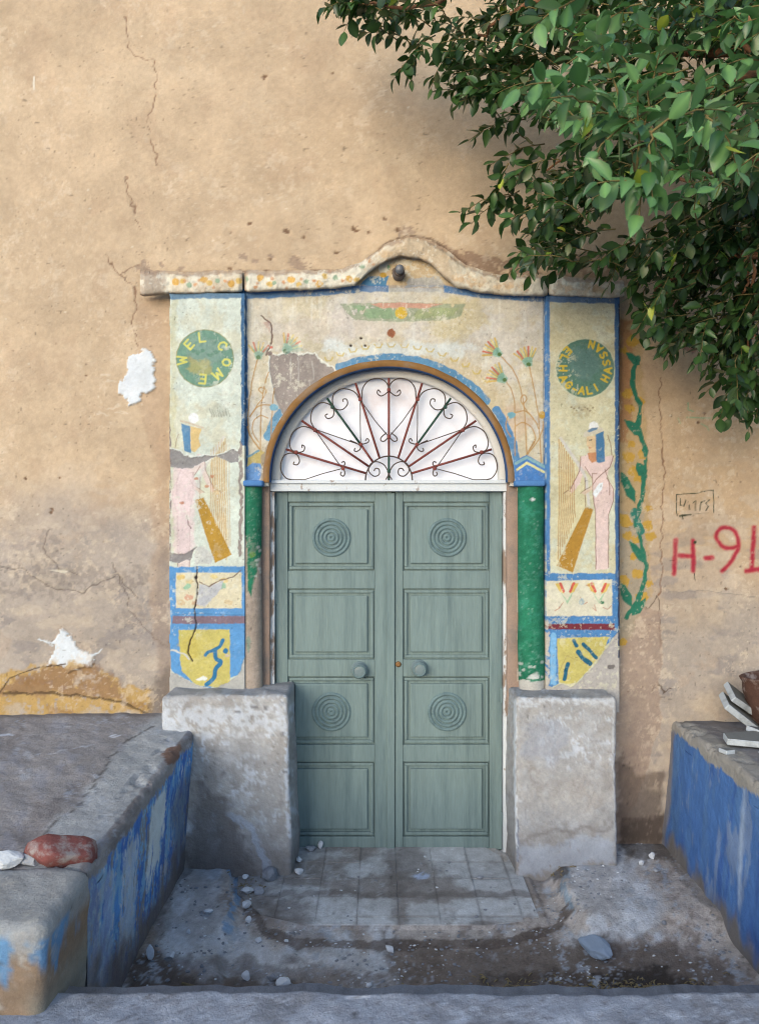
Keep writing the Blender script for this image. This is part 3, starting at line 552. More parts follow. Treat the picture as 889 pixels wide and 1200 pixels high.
PD = DW - .09
def pil_base(a, seed):
    u, v = a.U, a.V
    a.vary(50, .5, 3 + seed, C(214, 196, 156), .5); a.vary(16, .5, 5 + seed, C(214, 214, 192), .5); ageing(a, seed); a.vary(6, .28, 14 + seed, C(196, 176, 140), .6)
def harp_player(a, mx, dy, faint, full=True):
    """mx maps the right-hand figure's x; dy shifts; drawn at the right pilaster's own place"""
    def q(pts): return [(mx(635 + x / 6.0), 480 + y / 6.0 + dy) for x, y in pts]
    f = faint
    a.poly(q([(120, 200), (200, 330), (250, 400), (300, 520), (320, 600), (300, 700), (180, 920), (100, 1100), (100, 900), (110, 400)]), C(230, 208, 150), op=.45 * f, wob=2, wear=.15)
    a.poly(q([(270, 330), (320, 315), (345, 350), (400, 372), (450, 330), (495, 320), (505, 350), (470, 420), (455, 480), (490, 530), (510, 600), (495, 660), (468, 740), (465, 1120), (375, 1130), (375, 720), (355, 600), (350, 470), (300, 420), (262, 520), (210, 590), (190, 570), (255, 450), (265, 380)]), C(232, 196, 182), op=.95 * f, wob=1, wear=.03)
    if full: a.poly(q([(350, 590), (400, 520), (430, 510), (420, 560), (375, 620)]), C(240, 238, 230), op=.9 * f, wob=.8)
    if full: a.poly(q([(315, 190), (380, 180), (385, 320), (330, 320), (325, 270), (313, 250)]), C(228, 190, 142), op=f, wob=.6)
    if full: a.poly(q([(318, 305), (380, 300), (385, 360), (350, 375), (325, 345)]), C(204, 138, 92), op=f, wob=.8)
    if full: a.poly(q([(375, 175), (430, 150), (442, 330), (440, 365), (400, 375), (382, 365)]), C(76, 122, 168), op=f, wob=.6)
    if full: a.poly(q([(325, 135), (335, 95), (362, 80), (390, 95), (400, 125), (360, 135)]), C(238, 228, 216), op=f, wob=.6)
    if full: a.poly(q([(292, 165), (330, 135), (380, 125), (425, 130), (430, 150), (380, 165), (310, 190), (290, 190)]), C(212, 196, 170), op=f, wob=.6)
    if full: a.poly(q([(315, 150), (345, 130), (390, 125), (385, 140), (330, 158)]), C(110, 136, 168), op=f, wob=.5)
    a.line(q([(130, 200), (190, 290), (250, 380), (305, 480), (318, 580), (330, 670)]), 3.4, C(214, 200, 186), op=.9 * f, smooth=True)
    dk = C(128, 84, 62)
    for k in range(9):
        x = 118 + k * 13; y0 = 210 + k * 21; a.line(q([(x, y0), (x + 2, 620), (x - 6 + k * 2, 1060 - k * 38)]), 1.0, C(186, 132, 66), op=.95 * f, wob=.4)
    for p in ([(270, 330), (262, 430), (200, 560)], [(500, 325), (480, 400), (380, 490), (350, 540)], [(455, 480), (500, 560), (500, 640), (468, 740), (465, 1110)], [(352, 450), (355, 600), (375, 720), (378, 1120)], [(355, 450), (385, 450)], [(440, 420), (470, 500), (475, 600)], [(300, 400), (350, 480)], [(150, 590), (180, 570), (200, 580)], [(270, 590), (310, 560), (350, 540)], [(460, 180), (480, 240), (490, 320)], [(300, 480), (305, 680)]):
        a.line(q(p), .95, dk, op=.85 * f, wob=.5)
    a.line(q([(334, 215), (348, 212)]), 1.2, C(60, 46, 40), op=f); a.line(q([(328, 268), (342, 270)]), 1, C(190, 90, 70), op=f)
    a.poly(q([(160, 600), (185, 570), (205, 580), (190, 605)]), C(222, 190, 140), op=f); a.poly(q([(270, 585), (330, 555), (350, 530), (352, 560), (300, 600)]), C(226, 190, 160), op=f)
    if full: a.poly(q([(305, 682), (360, 700), (215, 1146), (101, 1096)]), C(184, 132, 44), op=min(1, f + .3), wob=.4)
    a.line(q([(310, 690), (318, 670), (330, 695), (340, 672), (355, 700)]), 1, C(206, 190, 160), op=.8)
def paint_lp(U, V):
    a = Art(U, V, C(216, 214, 192)); pil_base(a, 4); u, v = a.U, a.V
    a.poly([(198, 345), (208, 345), (206, 500), (210, 640), (198, 650)], C(206, 188, 130), op=.45, wob=5, wsc=12)
    # disc with WELCOME
    a.disc(240, 420, 34.2, 34.2, C(150, 146, 92), wob=.4); a.disc(240, 420, 33.2, 33.2, C(116, 148, 122), wob=.5); a.disc(240, 414, 22, 18, C(140, 158, 140), op=.6, wob=5)
    a.poly([(218, 418), (248, 424), (250, 438), (236, 441), (222, 436)], C(196, 170, 84), op=.55, wob=4, wear=.25)
    for x, y in [(226, 412), (232, 413), (238, 411), (246, 416), (252, 413), (258, 412)]: a.disc(x, y, 3, 2.5, C(84, 130, 98), wob=2.5, op=.6)
    YL = C(220, 206, 96)
    LTR = [('W', 213.3, 422, 11), ('E', 221.5, 403.5, 10), ('L', 237.2, 395, 10.5), ('C', 260.5, 405, 10.5), ('O', 265.3, 424.5, 9.5), ('M', 255.2, 438.5, 10.5), ('E', 237.2, 444, 10.5)]
    for ch, x, y, s in LTR: glyph(a, ch, x, y, s * .85, s, (x - 240, y - 420), YL, 2.1, op=.9)
    a.disc(256, 482, 13, 8, C(168, 164, 142), op=.5, wob=5, wsc=5, wear=.3)
    for k in range(8): a.line([(246 + k * 3, 478 + (k % 3) * 2), (248 + k * 3, 488)], 1, C(120, 116, 100), op=.5, wob=1.5)
    # faded harp player facing right
    mx = lambda x: 224 - (x - 692) * .86 + 4
    harp_player(a, lambda x: 2 * 226 - (x - 692) * .96 - 226 + 2, -1, .75, False)
    a.poly([(212, 496), (223, 499), (224, 531), (216, 528)], C(96, 136, 176), wob=.6); a.poly([(223, 499), (236, 503), (233, 514), (235, 522), (228, 530), (224, 528)], C(224, 186, 120), wob=1)
    a.disc(227, 490, 6, 6, C(238, 228, 216), wob=1); a.line([(212, 493), (222, 496), (238, 501)], 2, C(204, 180, 150), wob=.6)
    a.poly([(202, 548), (222, 545), (230, 560), (228, 640), (222, 650), (204, 650), (200, 600)], C(232, 200, 190), op=.75, wob=4, wsc=10)
    for k in range(8): a.line([(247 + k * 3.1, 515 + abs(k - 4) * 3), (250 + k * 2.6, 570), (258 + k * 1.7, 640)], .8, C(206, 160, 96), op=.75)
    a.poly([(228.5, 586), (238, 583), (243, 592), (271.5, 650), (252, 660), (240, 625)], C(186, 138, 46), wob=.5)
    for x, y in [(230, 561), (248, 558), (242, 570), (213, 589)]: a.disc(x, y, 2.4, 1.8, C(196, 120, 76), wob=1.4, op=.8)
    def z(pts): return [(190 + x / 6.318, 480 + y / 6.318) for x, y in pts]
    g1 = z([(50, 290), (130, 308), (170, 340), (240, 356), (320, 340), (400, 345), (450, 325), (530, 290), (565, 310), (570, 390), (500, 392), (450, 368), (400, 347), (300, 388), (220, 430), (150, 436), (50, 424)])
    a.poly([(x, y - 1.6) for x, y in g1], C(238, 232, 214), wob=1.4, wsc=4, seed=41); a.poly(g1, C(150, 140, 132), wob=1.4, wsc=4, rel=-.006, seed=41)
    g2 = z([(40, 1065), (160, 1070), (262, 1015), (225, 1060), (215, 1120), (170, 1110), (130, 1140), (40, 1120)])
    a.poly(g2, C(146, 134, 126), wob=1.4, wsc=4, rel=-.006, seed=43)
    a.poly(z([(240, 1030), (300, 1010), (380, 1090), (360, 1140), (240, 1150)]), C(196, 186, 174), wob=2, op=.8)
    a.line(z([(185, 780), (190, 850), (210, 880)]), .9, C(130, 96, 90), wob=1.5)
    a.line([(283, 520), (281, 560), (283, 600), (281, 650)], 4, C(156, 138, 124), wob=2.4, wsc=6, wear=.25); a.line([(198.5, 500), (199.5, 660)], 2, C(142, 122, 112), wob=1.6, wear=.35)
    # framed panels below
    a.poly([(196, 664), (290, 664), (290, 762), (284, 776), (280, 790), (246, 806), (236, 804), (218, 796), (200, 786), (196, 770)], C(96, 150, 208), wob=2, wsc=8, seed=45)
    a.poly([(206, 671), (283, 671), (283, 713), (206, 713)], C(226, 206, 166), wob=.6)
    a.vary(1, 0)
    for x, y, c in [(212, 676, C(222, 180, 90)), (222, 682, C(220, 190, 130)), (250, 676, C(232, 200, 120)), (262, 680, C(226, 190, 120)), (222, 700, C(216, 150, 120)), (230, 706, C(210, 160, 120)), (220, 688, C(140, 190, 150)), (260, 686, C(150, 188, 150)), (212, 706, C(220, 180, 130)), (268, 706, C(224, 190, 140))]: a.disc(x, y, 5, 3.5, c, wob=3, wear=.2, op=.8)
    a.poly([(233, 684), (245, 686), (262, 680), (256, 694), (240, 712), (230, 708)], C(196, 188, 182), wob=2.5)
    a.line([(234, 682), (245, 687), (258, 680), (272, 677), (282, 669)], 1.2, C(130, 104, 86), wob=1.2, rel=-.003)
    a.line([(204, 721), (230, 719), (284, 721)], 1.2, C(84, 130, 180)); a.poly([(202, 722), (290, 722), (290, 731), (202, 731)], C(140, 112, 116), wob=.8, wear=.12, wsc=4)
    a.poly([(209, 738), (269, 738), (270, 800), (254, 806), (230, 803), (212, 786)], C(206, 184, 96), wob=1.4, wsc=8); a.disc(222, 760, 12, 14, C(210, 182, 78), op=.6, wob=5)
    a.line([(261, 750), (257, 758), (250, 762), (244, 764), (241, 768)], 4, C(48, 116, 164), wob=.8, smooth=True); a.line([(252, 762), (253, 772), (259, 776), (253, 784), (250, 795), (242, 802)], 5, C(48, 116, 164), wob=.8, smooth=True); a.disc(264, 763, 3, 3, C(48, 116, 164), wob=.6); a.disc(266, 768, 3, 2, C(206, 180, 150), wob=1)
    a.poly([(190, 770), (200, 786), (218, 797), (236, 805), (250, 808), (278, 794), (284, 778), (292, 760), (292, 840), (190, 840)], C(186, 176, 162), wob=2.2, wsc=6, rel=-.003, seed=49)
    a.line([(200, 762), (216, 766), (222, 772)], 2.2, C(206, 196, 180), wob=1.6, wear=.3); a.disc(236, 796, 6, 3, C(230, 222, 205), wob=3, wear=.3)
    a.line([(231, 664), (230, 679), (232, 690), (228, 713), (230, 735), (223, 751), (220, 765), (226, 775)], 1.5, C(70, 52, 48), wob=1, wsc=5, rel=-.008); a.disc(230, 677, 1.8, 2.4, C(60, 44, 40), rel=-.008)
    bt = band_bottom(u); m = ((1 - sst(v + (fbm(u, v, 7, 9, 3) - .5) * 3, bt + 5, bt + 7)))[:, None] * .9; a.c = a.c * (1 - m) + C(84, 120, 158) * m
    a.line([(284.5, 340), (285, 520)], 4.5, C(70, 106, 148), wob=1, wear=.05); a.line([(198, 345), (198.5, 500)], 1, C(150, 130, 90))
    a.finish(.30, C(224, 214, 190), 1.0, .13, big=.3)
    for ch, x, y, s in LTR: glyph(a, ch, x, y, s * .85, s, (x - 240, y - 420), YL, 1.9, op=.8)
    a.r += (fbm(u, v, 26, 44, 4) - .5) * .010
    return a
paint_grid('left_pilaster', np.arange(198.5, 286.8, .8), np.arange(343.5, 836, .8), PD, paint_lp, M_plaster, portal, thick=.085, keep=lambda u, v: (u > 198.5 + (fbm(v, v * 0, 30, 3, 3) - .4) * 3) | (v < 340)).name = 'pilaster'
def paint_rp(U, V):
    a = Art(U, V, C(214, 200, 160)); pil_base(a, 9); u, v = a.U, a.V
    a.vary(34, .4, 71, C(196, 176, 132), .5)
    a.disc(685.5, 431.5, 35.4, 35.4, C(206, 204, 168), wob=.4, op=.8); a.disc(685.5, 431.5, 34.3, 34.3, C(92, 126, 106), wob=.4); a.disc(684, 425, 20, 20, C(108, 134, 128), op=.5, wob=6)
    YL = C(214, 178, 44)
    LTR = [('E', 664.6, 411), ('L', 660.8, 419.5), ('H', 659.5, 431.5), ('A', 660, 443.5), ('G', 666.2, 451), ('-', 673, 456.3), ('A', 681.3, 457.5), ('L', 690.3, 457.3), ('I', 697.8, 454), ('H', 709, 443.5), ('A', 711.9, 434), ('S', 710.4, 425), ('S', 707, 416), ('A', 701.6, 408.5), ('N', 693, 403.5)]
    for ch, x, y in LTR: glyph(a, ch, x, y, 6.6, 8.2, (685.5 - x, 431.5 - y), YL, 2.0, op=.95)
    a.disc(682, 482, 14, 8, C(176, 156, 116), op=.55, wob=6, wsc=4, wear=.3)
    for k in range(9): a.disc(669 + k * 3.2, 477 + (k * 7 % 5), 1.3, 1, C(120, 96, 66), wob=1, op=.7)
    harp_player(a, lambda x: x, 0, 1.0)
    a.poly([(636, 672), (730, 672), (730, 740), (636, 815)], C(82, 132, 190), wob=1.2)
    a.poly([(640, 681), (717, 679), (717, 722), (640, 722)], C(226, 210, 178), wob=.8)
    for x in (664, 701):
        a.poly([(x - 9, 690), (x, 704), (x + 9, 690), (x + 5, 700), (x + 1, 708), (x - 4, 700)], C(150, 188, 142), op=.8, wob=1)
        for s in (-1, 1):
            a.poly([(x + s * 3, 696), (x + s * 6, 683), (x + s * 14, 684), (x + s * 9, 693)], C(224, 184, 90), wob=.8); a.line([(x + s * 4, 693), (x + s * 8, 684)], 3, C(212, 92, 74), wob=.6)
    for pts in ([(680, 700), (683, 708), (688, 706)], [(694, 712), (698, 716), (696, 709)], [(706, 712), (712, 714), (716, 710)], [(655, 712), (660, 706)], [(650, 716), (656, 712)]): a.line(pts, 1, C(190, 120, 90), smooth=True, op=.8)
    a.disc(681, 705, 3, 4, C(150, 176, 196), wob=1, op=.7); a.disc(705, 706, 2.6, 2, C(60, 120, 80), wob=.5); a.disc(690, 686, 4, 1.2, C(190, 110, 60), op=.6, wob=1)
    a.poly([(640, 731), (720, 731), (720, 738.5), (640, 737.5)], C(124, 48, 56), wob=.8, wsc=4, wear=.04)
    a.poly([(652, 748), (714, 746), (706, 764), (690, 784), (676, 800), (666, 802), (654, 800)], C(204, 182, 96), wob=1)
    for p, w in (([(672, 751), (675, 757)], 4), ([(677, 764), (682, 771), (691, 778)], 5.5), ([(683, 755), (690, 762), (698, 771)], 4.5), ([(665, 778), (663, 786), (661, 796)], 4.5)): a.line(p, w, C(36, 98, 128), wob=.7)
    a.line([(656, 785), (664, 768), (676, 774)], .8, C(150, 120, 70), op=.5)
    a.line([(648, 745), (648, 800)], 7, C(128, 176, 222), wob=1.2, wear=.15); a.line([(641, 730), (641, 812)], 5, C(196, 180, 160), wob=2, wear=.4)
    a.poly([(730, 738), (718, 746), (708, 764), (700, 775), (690, 786), (678, 800), (668, 806), (658, 801), (648, 806), (636, 800), (636, 842), (732, 842), (732, 738)], C(184, 170, 156), wob=2, wsc=6, rel=-.003, seed=59)
    a.line([(722.5, 345), (723, 690)], 5, C(70, 104, 152), wob=.8, wear=.04); a.line([(725.5, 345), (725, 770)], 2.5, C(48, 60, 92), wob=.8, wear=.15)
    a.line([(641.5, 345), (642, 672)], 4.5, C(80, 126, 184), wob=.8, wear=.04)
    a.disc(716, 782, 4, 3, C(120, 108, 100), wob=2)
    bt = band_bottom(u); m = ((1 - sst(v + (fbm(u, v, 7, 9, 3) - .5) * 3, bt + 6, bt + 8)))[:, None] * .9; a.c = a.c * (1 - m) + C(70, 104, 152) * m
    a.finish(.30, C(224, 210, 172), 1.0, .13, big=.3)
    for ch, x, y in LTR: glyph(a, ch, x, y, 6.6, 8.2, (685.5 - x, 431.5 - y), YL, 1.9, op=.92)
    a.r += (fbm(u, v, 26, 44, 4) - .5) * .010
    return a
paint_grid('pilaster', np.arange(640, 726.4, .8), np.arange(346.5, 836, .8), PD, paint_rp, M_plaster, portal, thick=.085)
# cornice: a fat plaster roll rising to a crest
def cornice(name, u0, u1, tip=0):
    us = np.arange(u0, u1 + .1, 1.0); ts = np.linspace(-.12, 1.05, 22); Uu, T = np.meshgrid(us, ts)
    vt, vb = v_top(Uu), v_bot(Uu); prof = np.clip(np.sin(np.clip(T, 0, 1) * math.pi), 0, 1) ** .22
    end = np.clip(np.minimum((Uu - u0 + 1) / 6, (u1 - Uu + 1) / 6), 0, 1) ** .5
    amp = np.where(Uu < 200, .035, .042) * end * (.82 + .36 * fbm(Uu, Uu * 0, 26, 9, 3))
    Y = -.078 - amp * prof - (fbm(Uu, T * 25, 9, 4, 5, .65) - .5) * .018 + np.where((T < 0) | (T > 1), .06, 0)
    vt = vt + (fbm(Uu, Uu * 0 + 5, 9, 61, 4) - .5) * 4; vb = vb + (fbm(Uu, Uu * 0 + 9, 13, 67, 3) - .5) * 3; mid = (vt + vb) / 2; hh = (vb - vt) / 2 * (.75 + .25 * end); v = mid + hh * (T * 2 - 1)
    a = Art(Uu, v, C(232, 214, 184)); a.vary(30, .4, 5, C(214, 182, 140), .52); ageing(a, 7); a.vary(8, .5, 12, C(206, 168, 128), .55)
    rr = np.random.RandomState(5)
    for k, x in enumerate(np.arange(204, 440, 8.5)):
        y = float((v_top(x) + v_bot(x)) / 2) + rr.uniform(-5, 6)
        c = [C(222, 162, 60), C(216, 150, 96), C(150, 168, 132), C(224, 176, 84)][k * 7 % 4]; r = [4.2, 2.2, 3.2, 3.6][k * 7 % 4]
        a.disc(x + rr.uniform(-2, 2), y, r, r * .95, c, wob=1.6, wear=.1, op=.9)
        if k % 2: a.disc(x + 4, y + rr.uniform(-7, 7), 2, 2, C(206, 140, 90), wob=1, op=.7)
    for x in (452, 540, 556, 590, 610, 665, 700): a.disc(x, float((v_top(x) + v_bot(x)) / 2) + 2, 11, 5, C(212, 158, 96), op=.5, wob=5, wear=.3)
    m = (sst(a.U, 440, 470) * (1 - sst(a.U, 520, 545)) * .75)[:, None]; a.c = a.c * (1 - m) + C(198, 164, 124) * m
    m = (1 - sst(a.U + (fbm(a.U, a.V, 5, 3) - .5) * 6, 190, 197))[:, None]; a.c = a.c * (1 - m) + C(190, 166, 140) * m
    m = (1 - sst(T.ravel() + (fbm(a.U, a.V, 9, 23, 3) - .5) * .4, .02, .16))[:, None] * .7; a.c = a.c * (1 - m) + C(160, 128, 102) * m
    a.line([(286, 318), (287, 346)], 4, C(150, 112, 84), wob=1, op=.7)
    a.finish(.35, C(232, 218, 192), 1.0, .13)
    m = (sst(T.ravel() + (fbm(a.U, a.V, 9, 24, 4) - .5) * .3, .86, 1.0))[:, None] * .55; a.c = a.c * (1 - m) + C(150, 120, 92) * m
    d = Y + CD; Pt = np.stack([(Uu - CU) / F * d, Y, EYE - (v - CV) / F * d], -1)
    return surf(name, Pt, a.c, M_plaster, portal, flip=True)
cornice('cornice', 164, 284.5); cornice('cornice', 286.5, 641.5); cornice('cornice', 643, 731)
# arch moulding with a blue inner lip
ts = np.linspace(math.pi * -.008, math.pi * 1.008, 130)
prof = [(-1.6, .07, 1), (-1.4, -.03, 1), (-.8, -.046, 1), (.8, -.052, 1), (1.6, -.055, 0), (3.2, -.059, 0), (5.5, -.060, 0), (7.5, -.057, 0), (8.8, -.051, 0), (9.2, -.03, 0)]
Pt = np.zeros((len(ts), len(prof), 3)); cc = np.zeros_like(Pt); TT = np.zeros((len(ts), len(prof)))
for i, t in enumerate(ts):
    for j, (r, y, k) in enumerate(prof):
        rw = (fbm(np.array([t * 100]), np.array([3.0]), 9, 6, 2)[0] - .5) * 2.2 if j > 3 else 0
        uu = AC - 1.0 + (138.5 + r + rw * .6) * math.cos(t) * (1.0); vv = AB - (131.5 + r + rw * .6) * math.sin(t)
        d = DW + y; Pt[i, j] = ((uu - CU) / F * d, y, EYE - (vv - CV) / F * d); cc[i, j] = C(44, 72, 116) if k else C(150, 104, 54)
n1 = fbm(*[np.tile(np.linspace(0, 400, len(ts))[:, None], (1, len(prof))), np.tile(np.linspace(0, 30, len(prof))[None], (len(ts), 1))], 14, 5, 4)[..., None]
cc = cc * (.78 + .44 * n1); m = sst(n1, .6, .7) * np.array([[k[2] == 0 for k in prof]])[..., None] * .5; cc = cc * (1 - m) + C(140, 120, 100) * m
surf('arch_moulding', Pt, cc, M_plaster, portal, flip=False)
# half-round columns and their jambs
def column(uc, w, v0, v1, painter, name='column'):
    an = np.linspace(-1.75, 1.75, 26); vs = np.arange(v0, v1, 1.3); A, Vv = np.meshgrid(an, vs)
    R = w / 2 / F * 4.72 * (1 + (fbm(A * 30, Vv, 60, 5, 3) - .5) * .16); X = (uc - CU) / F * 4.72 + R * np.sin(A) + (fbm(Vv * 0 + 3, Vv, 120, 8, 2) - .5) * .012; Y = -.03 - R * np.cos(A) * .95
    Pt = np.stack([X, Y, EYE - (Vv - CV) / F * (CD - .05)], -1); U, V2 = proj(Pt); a = painter(U, V2)
    return surf(name, Pt, a.c, M_green, portal, flip=True)
def pc_l(U, V):
    a = Art(U, V, C(170, 148, 128)); a.vary(60, .1, 2); a.vary(10, .08, 5)
    a.poly([(280, 555), (313, 555), (310, 640), (300, 672), (294, 700), (290, 690), (289, 640), (280, 600)], C(40, 116, 82), wob=2.5, wsc=8); a.disc(291, 755, 3, 10, C(70, 130, 110), wob=3, op=.5); a.disc(296, 650, 4, 3, C(96, 140, 60), wob=2)
    R = np.random.RandomState(2)
    for _ in range(40): a.disc(R.uniform(287, 306), R.uniform(575, 680), .6, .7, C(150, 176, 152), wob=.5, op=.6)
    a.finish(.25, C(160, 150, 130), 1.0, .14)
    for _ in range(12): a.disc(R.uniform(299, 306), R.uniform(640, 680), 1.6, 1.8, C(196, 190, 170), wob=1, op=.8)
    return a
def pc_r(U, V):
    a = Art(U, V, C(38, 116, 82)); a.vary(50, .2, 2); a.vary(12, .2, 5); a.vary(8, .5, 7, C(60, 140, 110), .55)
    R = np.random.RandomState(4)
    for _ in range(60): a.disc(R.uniform(608, 636), R.uniform(570, 800), .5, .8, C(150, 176, 152), wob=.5, op=.6)
    a.finish(.3, C(92, 150, 120), 1.0, .14)
    a.disc(624, 585, 2.6, 2, C(214, 210, 200), wob=.8); a.disc(625, 793, 6, 3.5, C(210, 204, 188), wob=2)
    for _ in range(16): a.disc(R.uniform(608, 636), R.uniform(775, 800), 2, 1.5, C(200, 196, 180), wob=1.2, op=.8)
    a.poly([(600, 801), (612, 796), (622, 800), (640, 797), (640, 840), (600, 840)], C(196, 184, 168), wob=2)
    return a
column(296, 23, 566, 832, pc_l); column(622.5, 30, 568, 824, pc_r)
def cap(name, x0, x1, mat):
    V, Q = rbox_raw(((P(x0, 0, 4.68)[0] + P(x1, 0, 4.68)[0]) / 2, -.06, EYE + 33.5 / F * 4.66), (P(x1, 0, 4.68)[0] - P(x0, 0, 4.68)[0], .12, .035), .012, 1)
    return link(name, make_mesh(name, V, Q), mat, portal)
M_cap = mk('blue_capital_paint', color=C(84, 130, 192), var=.15, bump=.3)
cap('column_capital', 286, 309, M_cap); cap('column_capital', 602, 637, M_cap)
M_jamb = mk('bare_brown_jamb', color=C(170, 138, 116), var=.18, vscale=8, bump=.5, bscale=40, col2=C(150, 128, 112), c2scale=7)
def jamb(x0, x1, y0, y1, v0, v1):
    a_, b_ = P(x0, v1, DW + y0), P(x1, v0, DW + y0); V, Q = rbox_raw(((a_[0] + b_[0]) / 2, (y0 + y1) / 2, (a_[2] + b_[2]) / 2), (b_[0] - a_[0], y1 - y0, b_[2] - a_[2]), .01, 2, (1, 2, 24))
    V[:, 1] += noise3(V, .08, 3) * .02; V[:, 0] += noise3(V, .1, 6) * .008
    link('jamb', make_mesh('jamb', V, Q), M_jamb, portal)
jamb(300, 316, 0, .16, 560, 840); jamb(594, 612, 0, .16, 560, 840)
for x0, x1, dd in ((283.5, 288, 0), (638, 641, 0)):
    a_, b_ = P(x0, 836, DW), P(x1, 568, DW); box('pilaster_back', a_[0], b_[0], -.035, .01, a_[2], b_[2], M_jamb, portal)
# ------------------------------------------------------------------ lamp over the crest
lamp = empty('bare_lamp', P(467, 320, 4.66), label='small grey glass lamp in its socket under the crest of the cornice', cat='lamp')
lx, ly, lz = P(467, 320, 4.66)
revolve_y('lamp_socket', lx, lz, [(.001, ly - .03), (.028, ly - .03), (.034, ly - .015), (.036, ly + .06)], mk('socket_grey', color=C(120, 104, 92), rough=.8), lamp, 20)
V, Q = rbox_raw((lx + .004, ly - .05, lz + .008), (.05, .05, .055), .024, 2); link('lamp_globe', make_mesh('lamp_globe', V, Q), M_lamp, lamp)
revolve_y('lamp_collar', lx + .002, lz + .002, [(.026, ly - .036), (.031, ly - .034), (.031, ly - .026), (.026, ly - .024)], M_scroll, lamp, 20)
# ------------------------------------------------------------------ fanlight
fan = empty('fanlight', kind='thing', loc=P(AC, AB, 4.78), label='half-round white fanlight with a sunburst grille of red and green iron bars', cat='window')
FD = 4.80; k_ = FD / F
def ell(a, b, t, d=FD): return ((AC - CU + a * math.cos(t)) / F * d, EYE - (AB - CV - b * math.sin(t)) / F * d)
V = []; Q = []; N = 48
for i in range(N + 1):
    t = math.pi * i / N
    for r in (0, .5, 1):
        x, z = ell(131 * r, 123 * r, t); V.append((x, FD - CD + .035, z))
for i in range(N):
    for j in range(2): Q.append((i * 3 + j, i * 3 + j + 1, (i + 1) * 3 + j + 1, (i + 1) * 3 + j))
def slabify(V, Q, y):                       # give a flat sheet a back
    V = np.array(V); Q = np.array(Q); B = V.copy(); B[:, 1] += y; return np.vstack([V, B]), np.vstack([Q, Q[:, ::-1] + len(V)])
V, Q = slabify(V, Q, .008); link('frosted_pane', make_mesh('frosted_pane', V, Q, None, False), M_pane, fan)
prof = [(127.5, 119.5, .035), (127.5, 119.5, -.005), (129, 121, -.012), (136, 128, -.012), (138.5, 130.5, -.006), (139, 131, .05)]
Pt = np.zeros((60, len(prof), 3))
for i, t in enumerate(np.linspace(0, math.pi, 60)):
    for j, (a_, b_, y) in enumerate(prof): x, z = ell(a_, b_, t); Pt[i, j] = (x, FD - CD + y, z)
surf('arched_frame', Pt, None, M_arch, fan, flip=False)
GY = FD - CD - .02
def gp(u, v, dy=0): return ((u - CU) / F * (GY + CD), GY + dy, EYE - (v - CV) / F * (GY + CD))
def mir(p): return [(911 - x, y) for x, y in p]
rods = [([(335, 526.5), (429.5, 554.8)], 'r', 'r'), ([(353.5, 493), (432, 546.5)], 'r', 'r'), ([(383, 466.5), (422.6, 521), (437, 541.5)], 'g', 'r'), ([(416.5, 449), (444.5, 536.5)], 'r', 'r')]
for pts, c1, c2 in rods:
    for p in (pts, mir(pts)):
        if len(p) == 3:
            tube('rod', [gp(*p[0]), gp(*p[1])], .0068, M_grn, fan, 6); tube('rod', [gp(*p[1]), gp(*p[2])], .0068, M_red, fan, 6)
        else: tube('rod', [gp(*p[0]), gp(*p[1])], .0068, M_red, fan, 6)
tube('rod', [gp(455.5, 443), gp(455.5, 534)], .0068, M_red, fan, 6); tube('rod', [gp(455.5, 534), gp(455.5, 563)], .0068, M_grn, fan, 6)
sc = [[(446, 460), (443, 457), (442, 461), (447, 464), (455, 458), (453, 449), (444, 443.5), (432, 446), (425, 455), (424, 466), (423, 472)],
      [(402, 471), (402, 468), (406, 468), (407, 474), (401, 480), (393, 479), (389.5, 472), (391, 462), (399, 456), (409, 456.5), (417, 461), (422, 470)],
      [(384, 485), (381, 487), (384, 490.5), (390, 488), (391, 480), (386, 474), (376, 472), (367, 479), (364, 490), (366, 498), (371, 505)],
      [(354, 525), (354, 521.5), (357, 524), (355, 529), (347, 530), (341, 526), (339.5, 517), (344, 506), (354, 500), (364, 502), (371, 507)],
      [(345, 541), (344, 544), (348.5, 544.5), (351, 540), (348, 533), (341, 531), (333, 534), (329, 544), (330, 553), (335, 560), (341, 562)],
      [(438, 552), (440, 549), (444, 550), (444, 556), (438, 558), (432, 552), (434, 544), (441, 541), (450, 545), (455, 555), (452, 562)]]
mid = [[(453, 507), (447, 512), (446, 516), (450, 517), (455.5, 512)], [(410, 516), (417, 519), (421, 521), (430, 519), (432, 516), (430, 514), (428, 517)], [(416, 525), (415, 528), (418, 529), (422, 526), (422.6, 520)], [(401, 549), (404, 544), (403, 541), (400, 542)], [(403, 550), (404, 555), (402, 558), (399, 556), (400, 553)]]
lines = [[(423, 470), (440, 494), (455.5, 512)], [(422, 470), (422, 496), (422.5, 520)], [(369, 503), (392, 511), (421, 521)], [(370, 505), (386, 528), (400, 548)], [(340, 562), (357, 562), (378, 555), (401, 549)]]
for s_ in sc + mid:
    for p in (s_, mir(s_)): tube('scroll', [gp(u, v, -.006) for u, v in catmull(p, 5)], .0036, M_scroll, fan, 6)
for s_ in lines:
    for p in (s_, mir(s_)): tube('thin_bar', [gp(u, v, -.002) for u, v in p], .0029, M_scroll, fan, 6)
tube('hub_arch', [gp(AC - .5 + 27.5 * math.cos(t), AB + 1 - 28.5 * math.sin(t), -.003) for t in np.linspace(0, math.pi, 24)], .0044, M_scroll, fan, 6)
